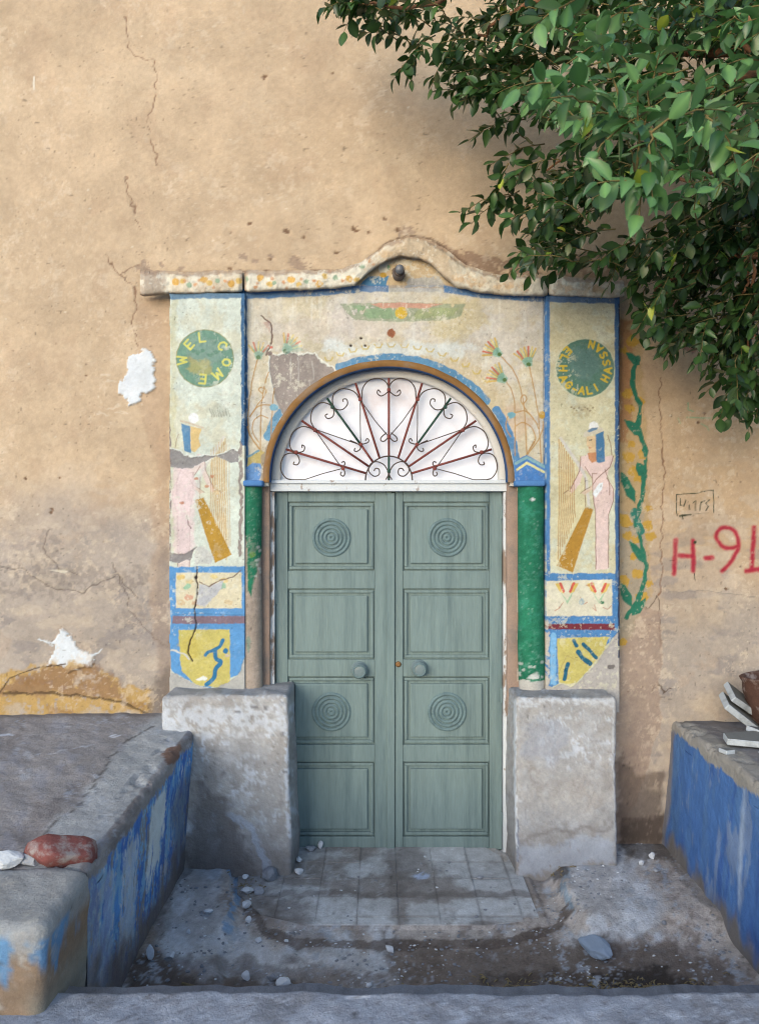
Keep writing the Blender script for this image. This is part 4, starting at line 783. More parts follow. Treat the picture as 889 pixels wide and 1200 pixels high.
for u, v, g in [(455.5, 457, 0), (422, 468, 0), (489, 468, 0), (389.5, 477, 1), (521.5, 477, 1), (369, 504, 0), (542, 504, 0), (347, 530, 0), (564, 530, 0), (455.5, 512, 0), (422.6, 521, 0), (488.4, 521, 0), (402, 549, 0), (509, 549, 0), (455.5, 552, 1)]:
    V, Q = rbox_raw(gp(u, v, -.004), (.022, .02, .022), .006, 1); link('rivet_clamp', make_mesh('rivet_clamp', V, Q), M_grn if g else M_red, fan)

# ------------------------------------------------------------------ double door
DD = 4.83; YF = DD - CD
def wx(u): return (u - CU) / F * DD
def wz(v): return EYE - (v - CV) / F * DD
door = empty('double_door', kind='thing', loc=((wx(323) + wx(588)) / 2, YF, wz(996)), label='grey-green double wooden door with ringed panels and two round knobs', cat='door')
box('door_frame', wx(312), wx(322.4), YF - .04, YF + .05, wz(838), wz(576.5), M_peel, door); box('door_frame', wx(588.6), wx(598), YF - .04, YF + .05, wz(838), wz(576.5), M_peel, door)
for x0, x1 in ((312, 322.4), (588.6, 598)): box('door_frame', wx(x0), wx(x1), YF - .03, YF + .05, -.12, wz(838) - .001, M_white, door)
box('lintel', wx(318), wx(594), YF - .055, YF + .05, wz(576), wz(562.5), M_white, door, .004); box('lintel_ledge', wx(316), wx(596), YF - .07, YF - .056, wz(567), wz(563.5), M_white, door)
box('door_stop', wx(322), wx(589), YF + .045, YF + .07, -.1, wz(575), M_doordark, door)
panels_v = [(588, 669), (690, 773), (793, 873), (893, 981)]
def leaf(u0, u1, pu0, pu1, knob_u, side):
    V, F_ = [], []
    parts = []
    Y0, Y1 = YF, YF + .038
    def add(x0, x1, v0, v1, y0=Y0, y1=Y1, ch=.003): parts.append(box_raw(wx(x0), wx(x1), y0, y1, wz(v1), wz(v0), ch))
    add(u0, pu0, 576.5, 996); add(pu1, u1, 576.5, 996)
    ys = [576.5] + [y for p in panels_v for y in p] + [996]
    for i in range(0, len(ys), 2): add(pu0 + .12, pu1 - .12, ys[i] , ys[i + 1], Y0 + .0015)
    V, Q = join_raw(parts); lf = link('door_leaf', make_mesh('door_leaf', V, Q, None, False), M_door, door)
    for k, (v0, v1) in enumerate(panels_v):
        prt = [box_raw(wx(pu0) - .004, wx(pu1) + .004, Y0 + .022, Y0 + .036, wz(v1) - .004, wz(v0) + .004, .002)]
        g = 1.7; e = 8.5
        prt.append(box_raw(wx(pu0 + e), wx(pu1 - e), Y0 + .004, Y0 + .024, wz(v1 - e), wz(v0 + e), .006))
        # raised moulding round the panel
        for (a, b, c, d_) in ((pu0 + g, pu1 - g, v0 + g, v0 + 5), (pu0 + g, pu1 - g, v1 - 5, v1 - g), (pu0 + g, pu0 + 5, v0 + 5.1, v1 - 5.1), (pu1 - 5, pu1 - g, v0 + 5.1, v1 - 5.1)):
            prt.append(box_raw(wx(a), wx(b), Y0 + .005, Y0 + .024, wz(d_), wz(c), .003))
        V, Q = join_raw(prt); pn = link('panel', make_mesh('panel', V, Q, None, False), M_door, None); pn.parent = lf
        if k in (0, 2):
            cx, cz = wx((pu0 + pu1) / 2 + (1 if side else 0)), wz((v0 + v1) / 2 + 1.5); pr = []
            for j in range(5):
                r = .119 - j * .0235
                pr += [(r, Y0 + .006), (r - .003, Y0 - .004), (r - .0125, Y0 - .007), (r - .0195, Y0 - .002), (r - .0215, Y0 + .004)]
            pr = [(.121, Y0 + .008)] + pr + [(.0015, Y0 - .002)]
            ro = revolve_y('ring_rosette', cx, cz, pr, M_rose, None, 44); ro.parent = lf
    kz = wz(785 if side == 0 else 783)
    kb = revolve_y('knob', wx(knob_u), kz, [(.001, Y0 - .060), (.030, Y0 - .062), (.038, Y0 - .058), (.045, Y0 - .05), (.047, Y0 - .042), (.042, Y0 - .030), (.022, Y0 - .018), (.020, Y0 - .008), (.050, Y0 - .006), (.052, Y0 + .002)], M_knob, None, 32); kb.parent = lf
    rg = revolve_y('knob_ring', wx(knob_u), kz, [(.030, Y0 - .061), (.033, Y0 - .067), (.038, Y0 - .065), (.040, Y0 - .056)], M_rose, None, 32); rg.parent = lf
    for vv in (600, 700, 815, 960) if True else ():
        if side: uu = u1 - .8
        else: uu = u0 + .8
        V, Q = rbox_raw((wx(uu), Y0 - .004, wz(vv)), (.012, .014, .09), .005, 1); h = link('hinge', make_mesh('hinge', V, Q), M_door, None); h.parent = lf
    return lf
M_rose = mk('ringed_door_paint', color=C(112, 130, 126), rough=.6, var=.2, vscale=20, bump=.3, spec=.3, col2=C(88, 104, 102), c2scale=22, c2lo=.5, c2hi=.75)
M_knob = mk('grey_knob_paint', color=C(118, 130, 126), rough=.4, var=.15, bump=.1, spec=.5)
l1 = leaf(323, 458.6, 337, 439, 421, 0); l2 = leaf(462.8, 588, 472, 573.5, 491, 1)
box('astragal', wx(453), wx(462.4), YF - .014, YF - .001, wz(995), wz(577.5), M_door, door, .004)
lk = revolve_y('lock', wx(466.5), wz(778.5), [(.001, YF - .008), (.010, YF - .009), (.017, YF - .006), (.018, YF + .001)], M_brass, None, 18); lk.parent = l2
box('threshold', wx(322), wx(588), YF - .002, YF + .07, -.13, wz(996.6), M_doordark, door)

# ------------------------------------------------------------------ pedestals
def pedestal(name, x0, x1, ztop, label, painter, taper=0):
    zb = -.16; w = x1 - x0; V, Q = rbox_raw(((x0 + x1) / 2, -.16 + .09, (ztop + zb) / 2), (w, .46, ztop - zb), .022, 40, (60, 24, 80))
    t = np.clip((V[:, 2] - zb) / (ztop - zb), 0, 1)
    V[:, 0] += np.where(V[:, 0] < (x0 + x1) / 2, -1, 1) * (1 - t) * taper * np.where(V[:, 0] > (x0 + x1) / 2, 1, .0)
    n = noise3(V, .22, 5) * .035 + noise3(V, .06, 8) * .014 + noise3(V, .018, 15) * .007; cen = np.array([(x0 + x1) / 2, .05, .4]); dr = (V - cen) * np.array([1, 1.3, .2]); dr /= np.linalg.norm(dr, axis=1, keepdims=True)
    V = V + dr * n[:, None]; V[:, 2] += (t > .98) * noise3(V, .1, 4) * .03
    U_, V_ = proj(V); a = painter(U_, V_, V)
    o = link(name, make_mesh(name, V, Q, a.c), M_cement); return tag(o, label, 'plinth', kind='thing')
def pp(U, V, W3):
    a = Art(U, V, C(180, 170, 160)); a.vary(90, .1, 3); a.vary(26, .08, 5); a.vary(8, .05, 9); a.vary(40, .5, 12, C(164, 150, 136), .5); a.vary(14, .45, 13, C(196, 190, 186), .57); a.vary(7, .4, 15, C(146, 132, 122), .6)
    a.finish(.5, C(204, 200, 198), 1.2, .12)
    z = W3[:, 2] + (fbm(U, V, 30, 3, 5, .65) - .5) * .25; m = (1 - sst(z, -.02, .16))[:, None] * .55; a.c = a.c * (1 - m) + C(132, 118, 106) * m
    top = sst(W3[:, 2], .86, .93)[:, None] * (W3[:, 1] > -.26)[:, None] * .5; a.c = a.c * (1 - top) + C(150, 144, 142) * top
    return a
def pp_l(U, V, W3):
    a = pp(U, V, W3)
    a.poly([(195, 830), (260, 826), (330, 832), (338, 850), (300, 858), (262, 860), (230, 864), (192, 880), (180, 850)], C(214, 210, 208), wob=10, wsc=12, wear=.4, op=.75)
    a.line([(333, 840), (336, 880), (337, 930), (339, 980)], 5, C(208, 204, 202), wob=3, wear=.35)
    a.poly([(220, 1030), (222, 940), (240, 920), (262, 935), (290, 985), (300, 1030)], C(110, 96, 88), op=.62, wob=14, wsc=18); a.poly([(262, 960), (300, 1005), (320, 1040), (240, 1040)], C(128, 114, 104), op=.5, wob=12, wsc=16)
    a.line([(272, 955), (296, 975), (306, 1000), (312, 1016)], 9, C(188, 190, 198), wob=4, op=.6, wear=.25)
    for x, y in [(279, 835), (312, 829), (298, 829), (332, 860), (334, 905), (262, 905), (330, 825)]: a.disc(x, y, 3.5, 1.8, C(120, 114, 112), wob=2, op=.8)
    return a
def pp_r(U, V, W3):
    a = pp(U, V, W3)
    a.poly([(600, 818), (640, 816), (718, 820), (720, 832), (690, 826), (640, 824), (604, 832)], C(214, 208, 202), wob=5, wsc=8, wear=.4, op=.7)
    a.line([(603, 822), (603, 900), (605, 980), (607, 1010)], 3, C(214, 210, 206), wob=1.6, wear=.25); a.line([(719, 820), (718, 900), (721, 990)], 1.6, C(205, 198, 190), wob=1.4, wear=.3)
    a.poly([(606, 985), (650, 990), (680, 975), (722, 985), (724, 1010), (606, 1030)], C(188, 190, 196), op=.55, wob=7, wsc=10, wear=.2); a.line([(608, 985), (650, 975), (718, 968)], 5, C(130, 116, 104), wob=7, wsc=12, op=.45)
    a.disc(640, 870, 28, 30, C(160, 160, 168), op=.4, wob=14, wsc=20); a.line([(606, 960), (607, 1010)], 2.4, C(96, 100, 116), wob=2, op=.7)
    return a
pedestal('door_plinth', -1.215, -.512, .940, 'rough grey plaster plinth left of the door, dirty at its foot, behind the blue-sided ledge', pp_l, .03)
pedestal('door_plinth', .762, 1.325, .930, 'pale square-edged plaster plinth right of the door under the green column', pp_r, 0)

# ------------------------------------------------------------------ ground of the sunken forecourt
def hz(X, Y):
    z = -.085 + (fbm(X * 100, Y * 100, 30, 3, 4) - .5) * .022 + (fbm(X * 100, Y * 100, 5, 9, 3) - .5) * .008
    z += .03 * sst(-Y, 1.0, 1.9)                                     # rises gently towards the kerb
    # mounds at both sides of the tiles
    er = (fbm(X * 100, Y * 100, 18, 13, 3) - .5) * .12
    ml = (1 - sst(X + er, -.78, -.70)) * (1 - sst(-Y + er, 1.15, 1.5)); mr = sst(X + er, .93, 1.02) * (1 - sst(-Y + er, .78, 1.0)) * sst(-Y, -.3, .05)
    z += .065 * ml + .075 * mr
    ins = tile_in(X, Y); z = np.where(ins > 0, -.0725 + (fbm(X * 100, Y * 100, 5, 9, 3) - .5) * .003, z)
    return z
TO = [(-.80, .10), (-.80, -.22), (-.76, -.50), (-.60, -.72), (-.36, -.82), (.55, -.82), (.80, -.76), (.96, -.60), (.90, -.38), (.80, -.2), (.80, .10)]
def tile_in(X, Y):
    ins = np.ones(np.shape(X)); 
    for k in range(len(TO)):
        x1, y1 = TO[k]; x2, y2 = TO[(k + 1) % len(TO)]
        ins = ins * (((x2 - x1) * (Y - y1) - (y2 - y1) * (X - x1)) > -.012)
    return ins
xs = np.arange(-1.55, 2.15, .011); ysn = np.concatenate([np.arange(-2.2, .23, .011)]); X, Y = np.meshgrid(xs, ysn); Z = hz(X, Y)
Pt = np.stack([X, Y, Z], -1); U_, V_ = proj(Pt); a = Art(U_, V_, C(200, 182, 166)); a.vary(60, .14, 3); a.vary(18, .14, 5)
a.vary(50, .75, 7, C(222, 218, 214), .5); a.vary(30, .6, 11, C(138, 118, 102), .50); a.vary(6, .4, 15, C(116, 98, 86), .58)
a.poly([(200, 1100), (260, 1090), (330, 1108), (440, 1110), (470, 1140), (380, 1152), (260, 1148), (190, 1135)], C(232, 226, 220), op=.55, wob=16, wsc=30)
a.poly([(205, 1010), (255, 1010), (262, 1060), (290, 1100), (200, 1110), (190, 1060)], C(220, 216, 212), op=.45, wob=12, wsc=22)
a.poly([(660, 1010), (730, 1000), (790, 1060), (770, 1085), (700, 1080), (664, 1060)], C(220, 216, 212), op=.45, wob=12, wsc=26)
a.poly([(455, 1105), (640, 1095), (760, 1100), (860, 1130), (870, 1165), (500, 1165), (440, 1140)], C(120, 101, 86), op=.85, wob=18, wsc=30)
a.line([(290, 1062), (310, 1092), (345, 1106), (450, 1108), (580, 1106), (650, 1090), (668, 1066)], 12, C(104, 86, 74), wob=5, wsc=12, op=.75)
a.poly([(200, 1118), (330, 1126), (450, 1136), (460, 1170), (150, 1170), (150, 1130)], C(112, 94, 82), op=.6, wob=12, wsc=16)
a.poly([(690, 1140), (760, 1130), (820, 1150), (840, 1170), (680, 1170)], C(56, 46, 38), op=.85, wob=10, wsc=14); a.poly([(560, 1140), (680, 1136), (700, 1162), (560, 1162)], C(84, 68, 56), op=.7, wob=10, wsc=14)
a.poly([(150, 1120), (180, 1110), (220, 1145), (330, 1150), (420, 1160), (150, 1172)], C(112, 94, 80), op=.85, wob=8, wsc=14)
a.poly([(720, 985), (790, 985), (800, 1010), (730, 1003)], C(74, 62, 54), op=.7, wob=6, wsc=10)
a.line([(268, 1018), (276, 1030), (278, 1052), (272, 1072), (266, 1090)], 9, C(120, 160, 206), wob=4, wsc=10, op=.7, wear=.35); a.line([(664, 1022), (660, 1044), (668, 1062)], 10, C(140, 160, 184), wob=4, wsc=10, op=.75, wear=.3)
a.poly([(640, 1018), (664, 1010), (672, 1022), (652, 1034)], C(84, 68, 54), op=.8, wob=5, wsc=8); a.poly([(272, 1022), (300, 1014), (312, 1030), (296, 1046), (280, 1040)], C(80, 66, 54), op=.8, wob=5, wsc=8)
a.line([(222, 1000), (200, 1040), (160, 1100), (130, 1160)], 20, C(108, 98, 92), wob=8, wsc=14, op=.5); a.line([(776, 985), (889, 1130)], 14, C(106, 96, 88), wob=8, wsc=14, op=.5)
a.finish(.5, C(184, 182, 182), 1.2, .16)
R = np.random.RandomState(12)
for _ in range(130):
    x, y = R.uniform(130, 889), 1000 + 165 * R.rand() ** .7; a.disc(x, y, R.uniform(.6, 1.6), R.uniform(.5, 1.1), C(196, 194, 194) if R.rand() < .55 else C(70, 60, 54), wob=.5, op=.8)
g = surf('forecourt_ground', Pt, a.c, M_earth); tag(g, 'packed grey-brown earth and worn cement in the sunken forecourt', kind='structure')
# cement tiles in front of the door
land = empty('tiled_doorstep', kind='thing', loc=(.08, -.35, -.1), label='worn patch of square grey cement tiles on the ground before the door', cat='doorstep')
def clip_poly(poly):
    out = poly
    for k in range(len(TO)):
        x1, y1 = TO[k]; x2, y2 = TO[(k + 1) % len(TO)]; inp = out; out = []
        f = lambda p: (x2 - x1) * (p[1] - y1) - (y2 - y1) * (p[0] - x1)
        for i in range(len(inp)):
            p, q = inp[i], inp[(i + 1) % len(inp)]; fp, fq = f(p), f(q)
            if fp >= 0: out.append(p)
            if fp * fq < 0: t = fp / (fp - fq); out.append((p[0] + t * (q[0] - p[0]), p[1] + t * (q[1] - p[1])))
        if not out: return out
    return out
T_ = .208; tr = np.random.RandomState(5)
import bmesh
gapx = .0009
for i in range(-5, 6):
    for j in range(0, 5):
        x0 = .115 + i * T_ - .02; y1 = .085 - j * T_; n = 15
        if x0 > 1 or x0 + T_ < -.82: continue
        gx, gy = np.meshgrid(np.linspace(x0 + gapx, x0 + T_ - gapx, n), np.linspace(y1 - T_ + gapx, y1 - gapx, n))
        inside = tile_in(gx, gy) > 0
        cell = clip_poly([(x0 + gapx, y1 - T_ + gapx), (x0 + T_ - gapx, y1 - T_ + gapx), (x0 + T_ - gapx, y1 - gapx), (x0 + gapx, y1 - gapx)])
        if len(cell) < 3: continue
        bm = bmesh.new(); f = bm.faces.new([bm.verts.new((p[0], p[1], 0)) for p in cell])
        if f.calc_area() < .002: bm.free(); continue
        if f.normal.z < 0: f.normal_flip()
        for k in range(1, n - 1):
            for no, co in (((1, 0, 0), (x0 + k * T_ / (n - 1), 0, 0)), ((0, 1, 0), (0, y1 - k * T_ / (n - 1), 0))):
                bmesh.ops.bisect_plane(bm, geom=bm.verts[:] + bm.edges[:] + bm.faces[:], plane_co=co, plane_no=no)
        ext = bmesh.ops.extrude_edge_only(bm, edges=[e for e in bm.edges if e.is_boundary]); vs = [v for v in ext['geom'] if isinstance(v, bmesh.types.BMVert)]
        low = set(vs)
        zt = -.066 + tr.uniform(-.0015, .0015); tx, ty = tr.uniform(-.012, .012, 2)
        for v in bm.verts:
            if v in low: v.co.z = -.11
            else: v.co.z = zt + (v.co.x - x0 - T_ / 2) * tx + (v.co.y - y1 + T_ / 2) * ty
        me = bpy.data.meshes.new('tile'); bm.normal_update(); bm.to_mesh(me); bm.free()
        co = np.zeros(len(me.vertices) * 3, np.float32); me.vertices.foreach_get('co', co); co = co.reshape(-1, 3)
        U_, V_ = proj(co); b = Art(U_, V_, C(206, 198, 190) * tr.uniform(.93, 1.06)); b.vary(50, .08, 6); b.vary(14, .08, 9)
        m = sst(fbm(U_, V_ * 2.2, 70, 23, 6, .6), .43, .58)[:, None] * .85; b.c = b.c * (1 - m) + C(150, 136, 124) * m
        for q in ([(368, 1052), (470, 1050), (468, 1098), (366, 1096)], [(478, 1060), (520, 1056), (522, 1092), (474, 1092)], [(528, 1056), (560, 1050), (618, 1056), (618, 1078), (530, 1084)], [(625, 1052), (652, 1060), (660, 1078), (628, 1082)]): b.poly(q, C(228, 222, 214), op=.6, wob=7, wsc=14)
        for q in ([(300, 1052), (366, 1052), (362, 1096), (330, 1098)], [(452, 990), (486, 990), (520, 1020), (470, 1050), (476, 1096), (464, 1096), (456, 1040)]): b.poly(q, C(124, 110, 100), op=.6, wob=10, wsc=14)
        b.line([(320, 1047), (460, 1049), (600, 1048), (680, 1052)], 7, C(120, 106, 96), wob=5, wsc=14, op=.55); b.disc(494, 1027, 11, 3, C(186, 190, 204), wob=3, wear=.2)
        b.finish(.35, C(190, 184, 178), 1.2, .14)
        edge = np.minimum.reduce([co[:, 0] - x0, x0 + T_ - co[:, 0], co[:, 1] - y1 + T_, y1 - co[:, 1]]); m = (1 - sst(edge, .002, .018))[:, None] * .4 * sst(fbm(U_, V_, 20, 3, 3), .3, .6)[:, None]; b.c = b.c * (1 - m) + C(118, 106, 98) * m
        ca = me.color_attributes.new('paint', 'FLOAT_COLOR', 'POINT'); c4 = np.ones((len(co), 4), np.float32); c4[:, :3] = b.c; ca.data.foreach_set('color', c4.ravel())
        link('tile', me, M_earth, land)

# ------------------------------------------------------------------ raised ledges left and right
def ledge(name, sgn, x_edge, x_bot, far, ztop, ys, painter, label, rimr=.034, zfloor=-.2):
    """profile: far top -> rim -> down the side; rows run along Y"""
    top = np.concatenate([np.linspace(far, x_edge(0) - sgn * 1.5, 8)[:-1], np.linspace(x_edge(0) - sgn * 1.5, x_edge(0) - sgn * rimr, 110)])
    n_r = 8; n_s = 80; rows = []
    for y in ys:
        xe, xb, zt = x_edge(y), x_bot(y), ztop(y); pr = [(x + (xe - x_edge(0)) * (1 if k > 6 else 0), zt) for k, x in enumerate(top)]
        for t in np.linspace(0, math.pi / 2, n_r)[1:]: pr.append((xe - sgn * rimr * (1 - math.sin(t)), zt - rimr * (1 - math.cos(t))))
        for t in np.linspace(0, 1, n_s)[1:]: pr.append((xe + (xb - xe) * t, zt - rimr + (zfloor - zt + rimr) * t))
        rows.append([(x, y, z) for x, z in pr])
    Pt = np.array(rows); sh = Pt.shape; f = Pt.reshape(-1, 3); nz = noise3(f, .3, 5) * .03 + noise3(f, .07, 8) * .015 + noise3(f, .02, 11) * .008
    side = (np.arange(sh[1]) >= len(top)); sidew = np.tile(side, sh[0]).astype(float); f[:, 2] += nz * (1 - sidew * .7); f[:, 0] += nz * sidew * .8; f[:, 1] += sst(-f[:, 1], 1.6, 1.82) * (fbm(f[:, 2] * 100, f[:, 0] * 60, 14, 3, 4) - .5) * .07
    edge_w = (np.arange(sh[1]) >= len(top) - 6) & (np.arange(sh[1]) <= len(top) + n_r + 4); ew = np.tile(edge_w, sh[0]); f[ew, 2] -= np.maximum(0, fbm(f[ew, 1] * 100, f[ew, 0] * 100, 9, 43, 5, .65) - .55) * .12
    U_, V_ = proj(np.where(f[:, 1:2] < -4, f * 0, f)); a = painter(U_, V_, f, sidew)
    return f.reshape(sh), a.c.reshape(sh)
def p_left(U, V, W3, side):
    a = Art(U, V, C(158, 147, 140)); a.vary(70, .12, 3); a.vary(16, .1, 5); a.vary(50, .6, 7, C(122, 110, 104), .48); a.vary(24, .5, 8, C(154, 150, 154), .55)
    X, Y, Z = W3.T; rim = sst(X + (fbm(U, V, 22, 5, 3) - .5) * .1, -1.36, -1.30) * (1 - side); rim = (rim * .8)[:, None]; a.c = a.c * (1 - rim) + C(178, 174, 168) * rim
    a.line([(178, 852), (150, 866), (132, 886), (122, 900), (105, 925), (88, 948), (66, 964), (40, 990), (0, 1000)], 1.8, C(92, 84, 80), wob=4, wsc=8, rel=-.004, op=.8)
    a.finish(.4, C(176, 174, 176), 1.2, .12)
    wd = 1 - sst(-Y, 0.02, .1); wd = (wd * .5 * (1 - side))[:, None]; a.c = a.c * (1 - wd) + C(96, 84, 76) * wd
    a.poly([(188, 882), (212, 872), (212, 890), (196, 898)], C(130, 98, 82), wob=4, wear=.2)
    a.line([(0, 862), (16, 862)], 2, C(210, 208, 210), wob=2); a.line([(60, 884), (90, 876), (110, 874)], 1.2, C(196, 192, 192), wob=3, wear=.4); a.disc(135, 863, 6, 1.5, C(214, 210, 210), wob=2, wear=.3)
    zz = Z; s = side > .5
    st = fbm(Y * 260, Z * 60, 14, 31, 4)                      # streaks run down the face
    b = np.where(s, 1.0, 0)[:, None]; zt_ = .765 + .055 * Y; b = (b[:, 0] * (1 - sst(Z + (fbm(Y * 300, Z * 60, 20, 53, 5, .65) - .5) * .10 - zt_, -.075, -.06)))[:, None]; a.c = a.c * (1 - b) + C(96, 150, 222) * b
    for thr, col, sd in ((.46, C(140, 182, 226), 3), (.62, C(176, 182, 186), 5), (.54, C(66, 114, 206), 9), (.62, C(212, 214, 214), 13), (.60, C(150, 140, 130), 21)):
        m = (sst(fbm(Y * 420, Z * 120, 20, 31 + sd, 6, .7), thr, thr + .035) * b[:, 0] * .85)[:, None]; a.c = a.c * (1 - m) + col * m
    def q(yy, w, z0, z1, col, op):
        m = (np.clip(1 - np.abs(Y - yy + (fbm(Z * 60, Y * 260, 12, 4, 6, .7) - .5) * .26) / w, 0, 1) * sst(Z + (fbm(Y * 100, Z * 20, 5, 3, 3) - .5) * .3, z0, z0 + .06) * (1 - sst(Z, z1, z1 + .08)) * b[:, 0]); m = (sst(m, .1, .4) * op)[:, None]; return a.c * (1 - m) + col * m
    a.c = q(-.95, .13, .18, .56, C(226, 226, 218), .95); a.c = q(-1.32, .12, .05, .5, C(205, 210, 214), .7); a.c = q(-1.62, .10, .1, .5, C(196, 202, 210), .5)
    # earth creeping up and bare cement low on the face
    m = ((1 - sst(Z + (fbm(Y * 100, Z * 100, 16, 77, 4) - .5) * .36 - .06 * sst(-Y, 1.2, 1.8), .06, .24)) * b[:, 0] * .92)[:, None]; a.c = a.c * (1 - m) + C(128, 112, 100) * m
    m = ((1 - sst(-Y + (fbm(Y * 100, Z * 100, 20, 7, 4) - .5) * .2, .55, .75)) * (1 - sst(Z, .45, .6)) * b[:, 0] * .6)[:, None]; a.c = a.c * (1 - m) + C(118, 106, 98) * m
    m = (sst(-Y + (fbm(Y * 100, Z * 50, 16, 9, 4) - .5) * .3, 1.62, 1.8) * b[:, 0] * .5)[:, None]; a.c = a.c * (1 - m) + C(166, 158, 148) * m
    return a
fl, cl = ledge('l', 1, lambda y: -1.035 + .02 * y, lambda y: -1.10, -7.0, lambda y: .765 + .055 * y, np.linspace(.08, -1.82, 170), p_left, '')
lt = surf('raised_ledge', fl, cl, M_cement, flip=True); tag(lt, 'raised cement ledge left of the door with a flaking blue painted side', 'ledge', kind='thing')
e = fl[-1]; ec = cl[-1]; zz = np.linspace(0, 1, 12)[:, None, None]; E = e[None] * 1.0; E = np.repeat(E, 12, 0); E[..., 2] = E[..., 2] * (1 - zz[..., 0]) + (-.2) * zz[..., 0]
fr = surf('ledge_front', E, np.repeat(ec[None], 12, 0) * .9, M_cement, None, flip=True); fr.parent = lt; fr.name = 'front_face'
def p_right(U, V, W3, side):
    a = Art(U, V, C(134, 126, 122)); a.vary(60, .1, 3); a.vary(14, .12, 5); a.vary(40, .5, 7, C(116, 106, 100), .5); a.vary(20, .5, 8, C(152, 148, 150), .56)
    X, Y, Z = W3.T; rim = (1 - sst(X + (fbm(U, V, 12, 5, 3) - .5) * .06, 1.84, 1.88)) * (1 - side); rim = (rim * .8)[:, None]; a.c = a.c * (1 - rim) + C(166, 156, 142) * rim
    b = sst(side * 1.0 - (Z > .66 + (fbm(Y * 100, Z * 100, 10, 5, 3) - .5) * .06) * 1.0, .4, .6)[:, None]; a.c = np.where(side[:, None] > .5, C(166, 154, 140), a.c); a.c = a.c * (1 - b) + C(78, 118, 186) * b
    for thr, col, sd, k in ((.5, C(64, 98, 172), 3, .6), (.54, C(92, 128, 184), 5, .6), (.6, C(140, 152, 172), 9, .6)):
        m = (sst(fbm(Y * 260, Z * 70, 24, 61 + sd, 6, .62), thr, thr + .07) * b[:, 0] * k)[:, None]; a.c = a.c * (1 - m) + col * m
    m = (np.clip(1 - np.abs(Y + .98 + (fbm(Z * 100, Y * 10, 20, 4, 3) - .5) * .05) / .035, 0, 1) * sst(Z + (fbm(Y * 100, Z * 20, 5, 3, 3) - .5) * .3, .1, .2) * b[:, 0])[:, None] * .8; a.c = a.c * (1 - m) + C(180, 192, 210) * m
    m = ((1 - sst(Z + (fbm(Y * 100, Z * 60, 14, 77, 4) - .5) * .4, -.02, .12)) * b[:, 0] * .92)[:, None]; a.c = a.c * (1 - m) + C(134, 120, 104) * m
    m = ((1 - sst(-Y + (fbm(Y * 100, Z * 60, 14, 7, 4) - .5) * .08, .02, .08)) * b[:, 0] * .8)[:, None]; a.c = a.c * (1 - m) + C(150, 136, 122) * m
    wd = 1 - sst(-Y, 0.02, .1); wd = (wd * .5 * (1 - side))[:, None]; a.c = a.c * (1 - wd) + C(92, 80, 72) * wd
    return a
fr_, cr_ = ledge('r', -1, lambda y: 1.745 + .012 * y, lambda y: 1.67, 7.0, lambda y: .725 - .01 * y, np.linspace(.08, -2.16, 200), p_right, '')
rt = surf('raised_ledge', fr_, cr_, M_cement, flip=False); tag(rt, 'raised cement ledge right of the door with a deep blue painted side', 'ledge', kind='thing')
e = fr_[-1]; E = np.repeat(e[None], 12, 0); E[..., 2] = E[..., 2] * (1 - zz[..., 0]) + (-.2) * zz[..., 0]
q_ = surf('front_face', E, np.repeat(cr_[-1][None], 12, 0) * .9, M_cement, None, flip=False); q_.parent = rt
# broken end block of the left ledge
V, Q = rbox_raw((-1.80, -2.03, .44), (1.50, .40, .46), .042, 40, (90, 28, 34))
t = np.clip((V[:, 2] - .2) / .46, 0, 1); V[:, 0] += np.where(V[:, 0] > -1.6, 1, 0) * (1 - t) * -.02; V += (noise3(V, .2, 5) * .05 + noise3(V, .05, 8) * .014 + noise3(V, .015, 11) * .006)[:, None] * np.array([.5, .7, .8])
U_, V_ = proj(V); a = Art(U_, V_, C(166, 160, 152)); a.vary(40, .1, 3); a.vary(12, .1, 5); a.vary(30, .4, 8, C(148, 138, 128), .52)
X, Y, Z = V.T; dn = (1 - sst(Z + (fbm(X * 100, Z * 100, 16, 5, 4) - .5) * .12, .52, .60))[:, None]; a.c = a.c * (1 - dn) + C(150, 122, 96) * dn
m = (sst(fbm(X * 200 + Y * 150, Z * 70, 18, 12, 4), .42, .54) * (1 - sst(Z + (fbm(X * 100, Z * 100, 9, 5, 3) - .5) * .05, .60, .63)) * sst(Z + (fbm(X * 220 + Y * 220, Z * 22, 12, 15, 4) - .5) * .62, .50, .56))[:, None] * sst(X, -1.52, -1.4)[:, None] * .85
a.c = a.c * (1 - m) + C(96, 146, 198) * m
a.finish(.4, C(180, 170, 156), 1.3, .13)
m = (sst(X + (fbm(Y * 100, Z * 100, 9, 5, 3) - .5) * .06, -1.15, -1.08) * (1 - sst(Z, .34, .5)))[:, None] * .7; a.c = a.c * (1 - m) + C(150, 146, 130) * m
o = link('broken_block', make_mesh('broken_block', V, Q, a.c), M_cement); tag(o, 'rounded broken cement block with blue paint drips at the front end of the left ledge', 'block')

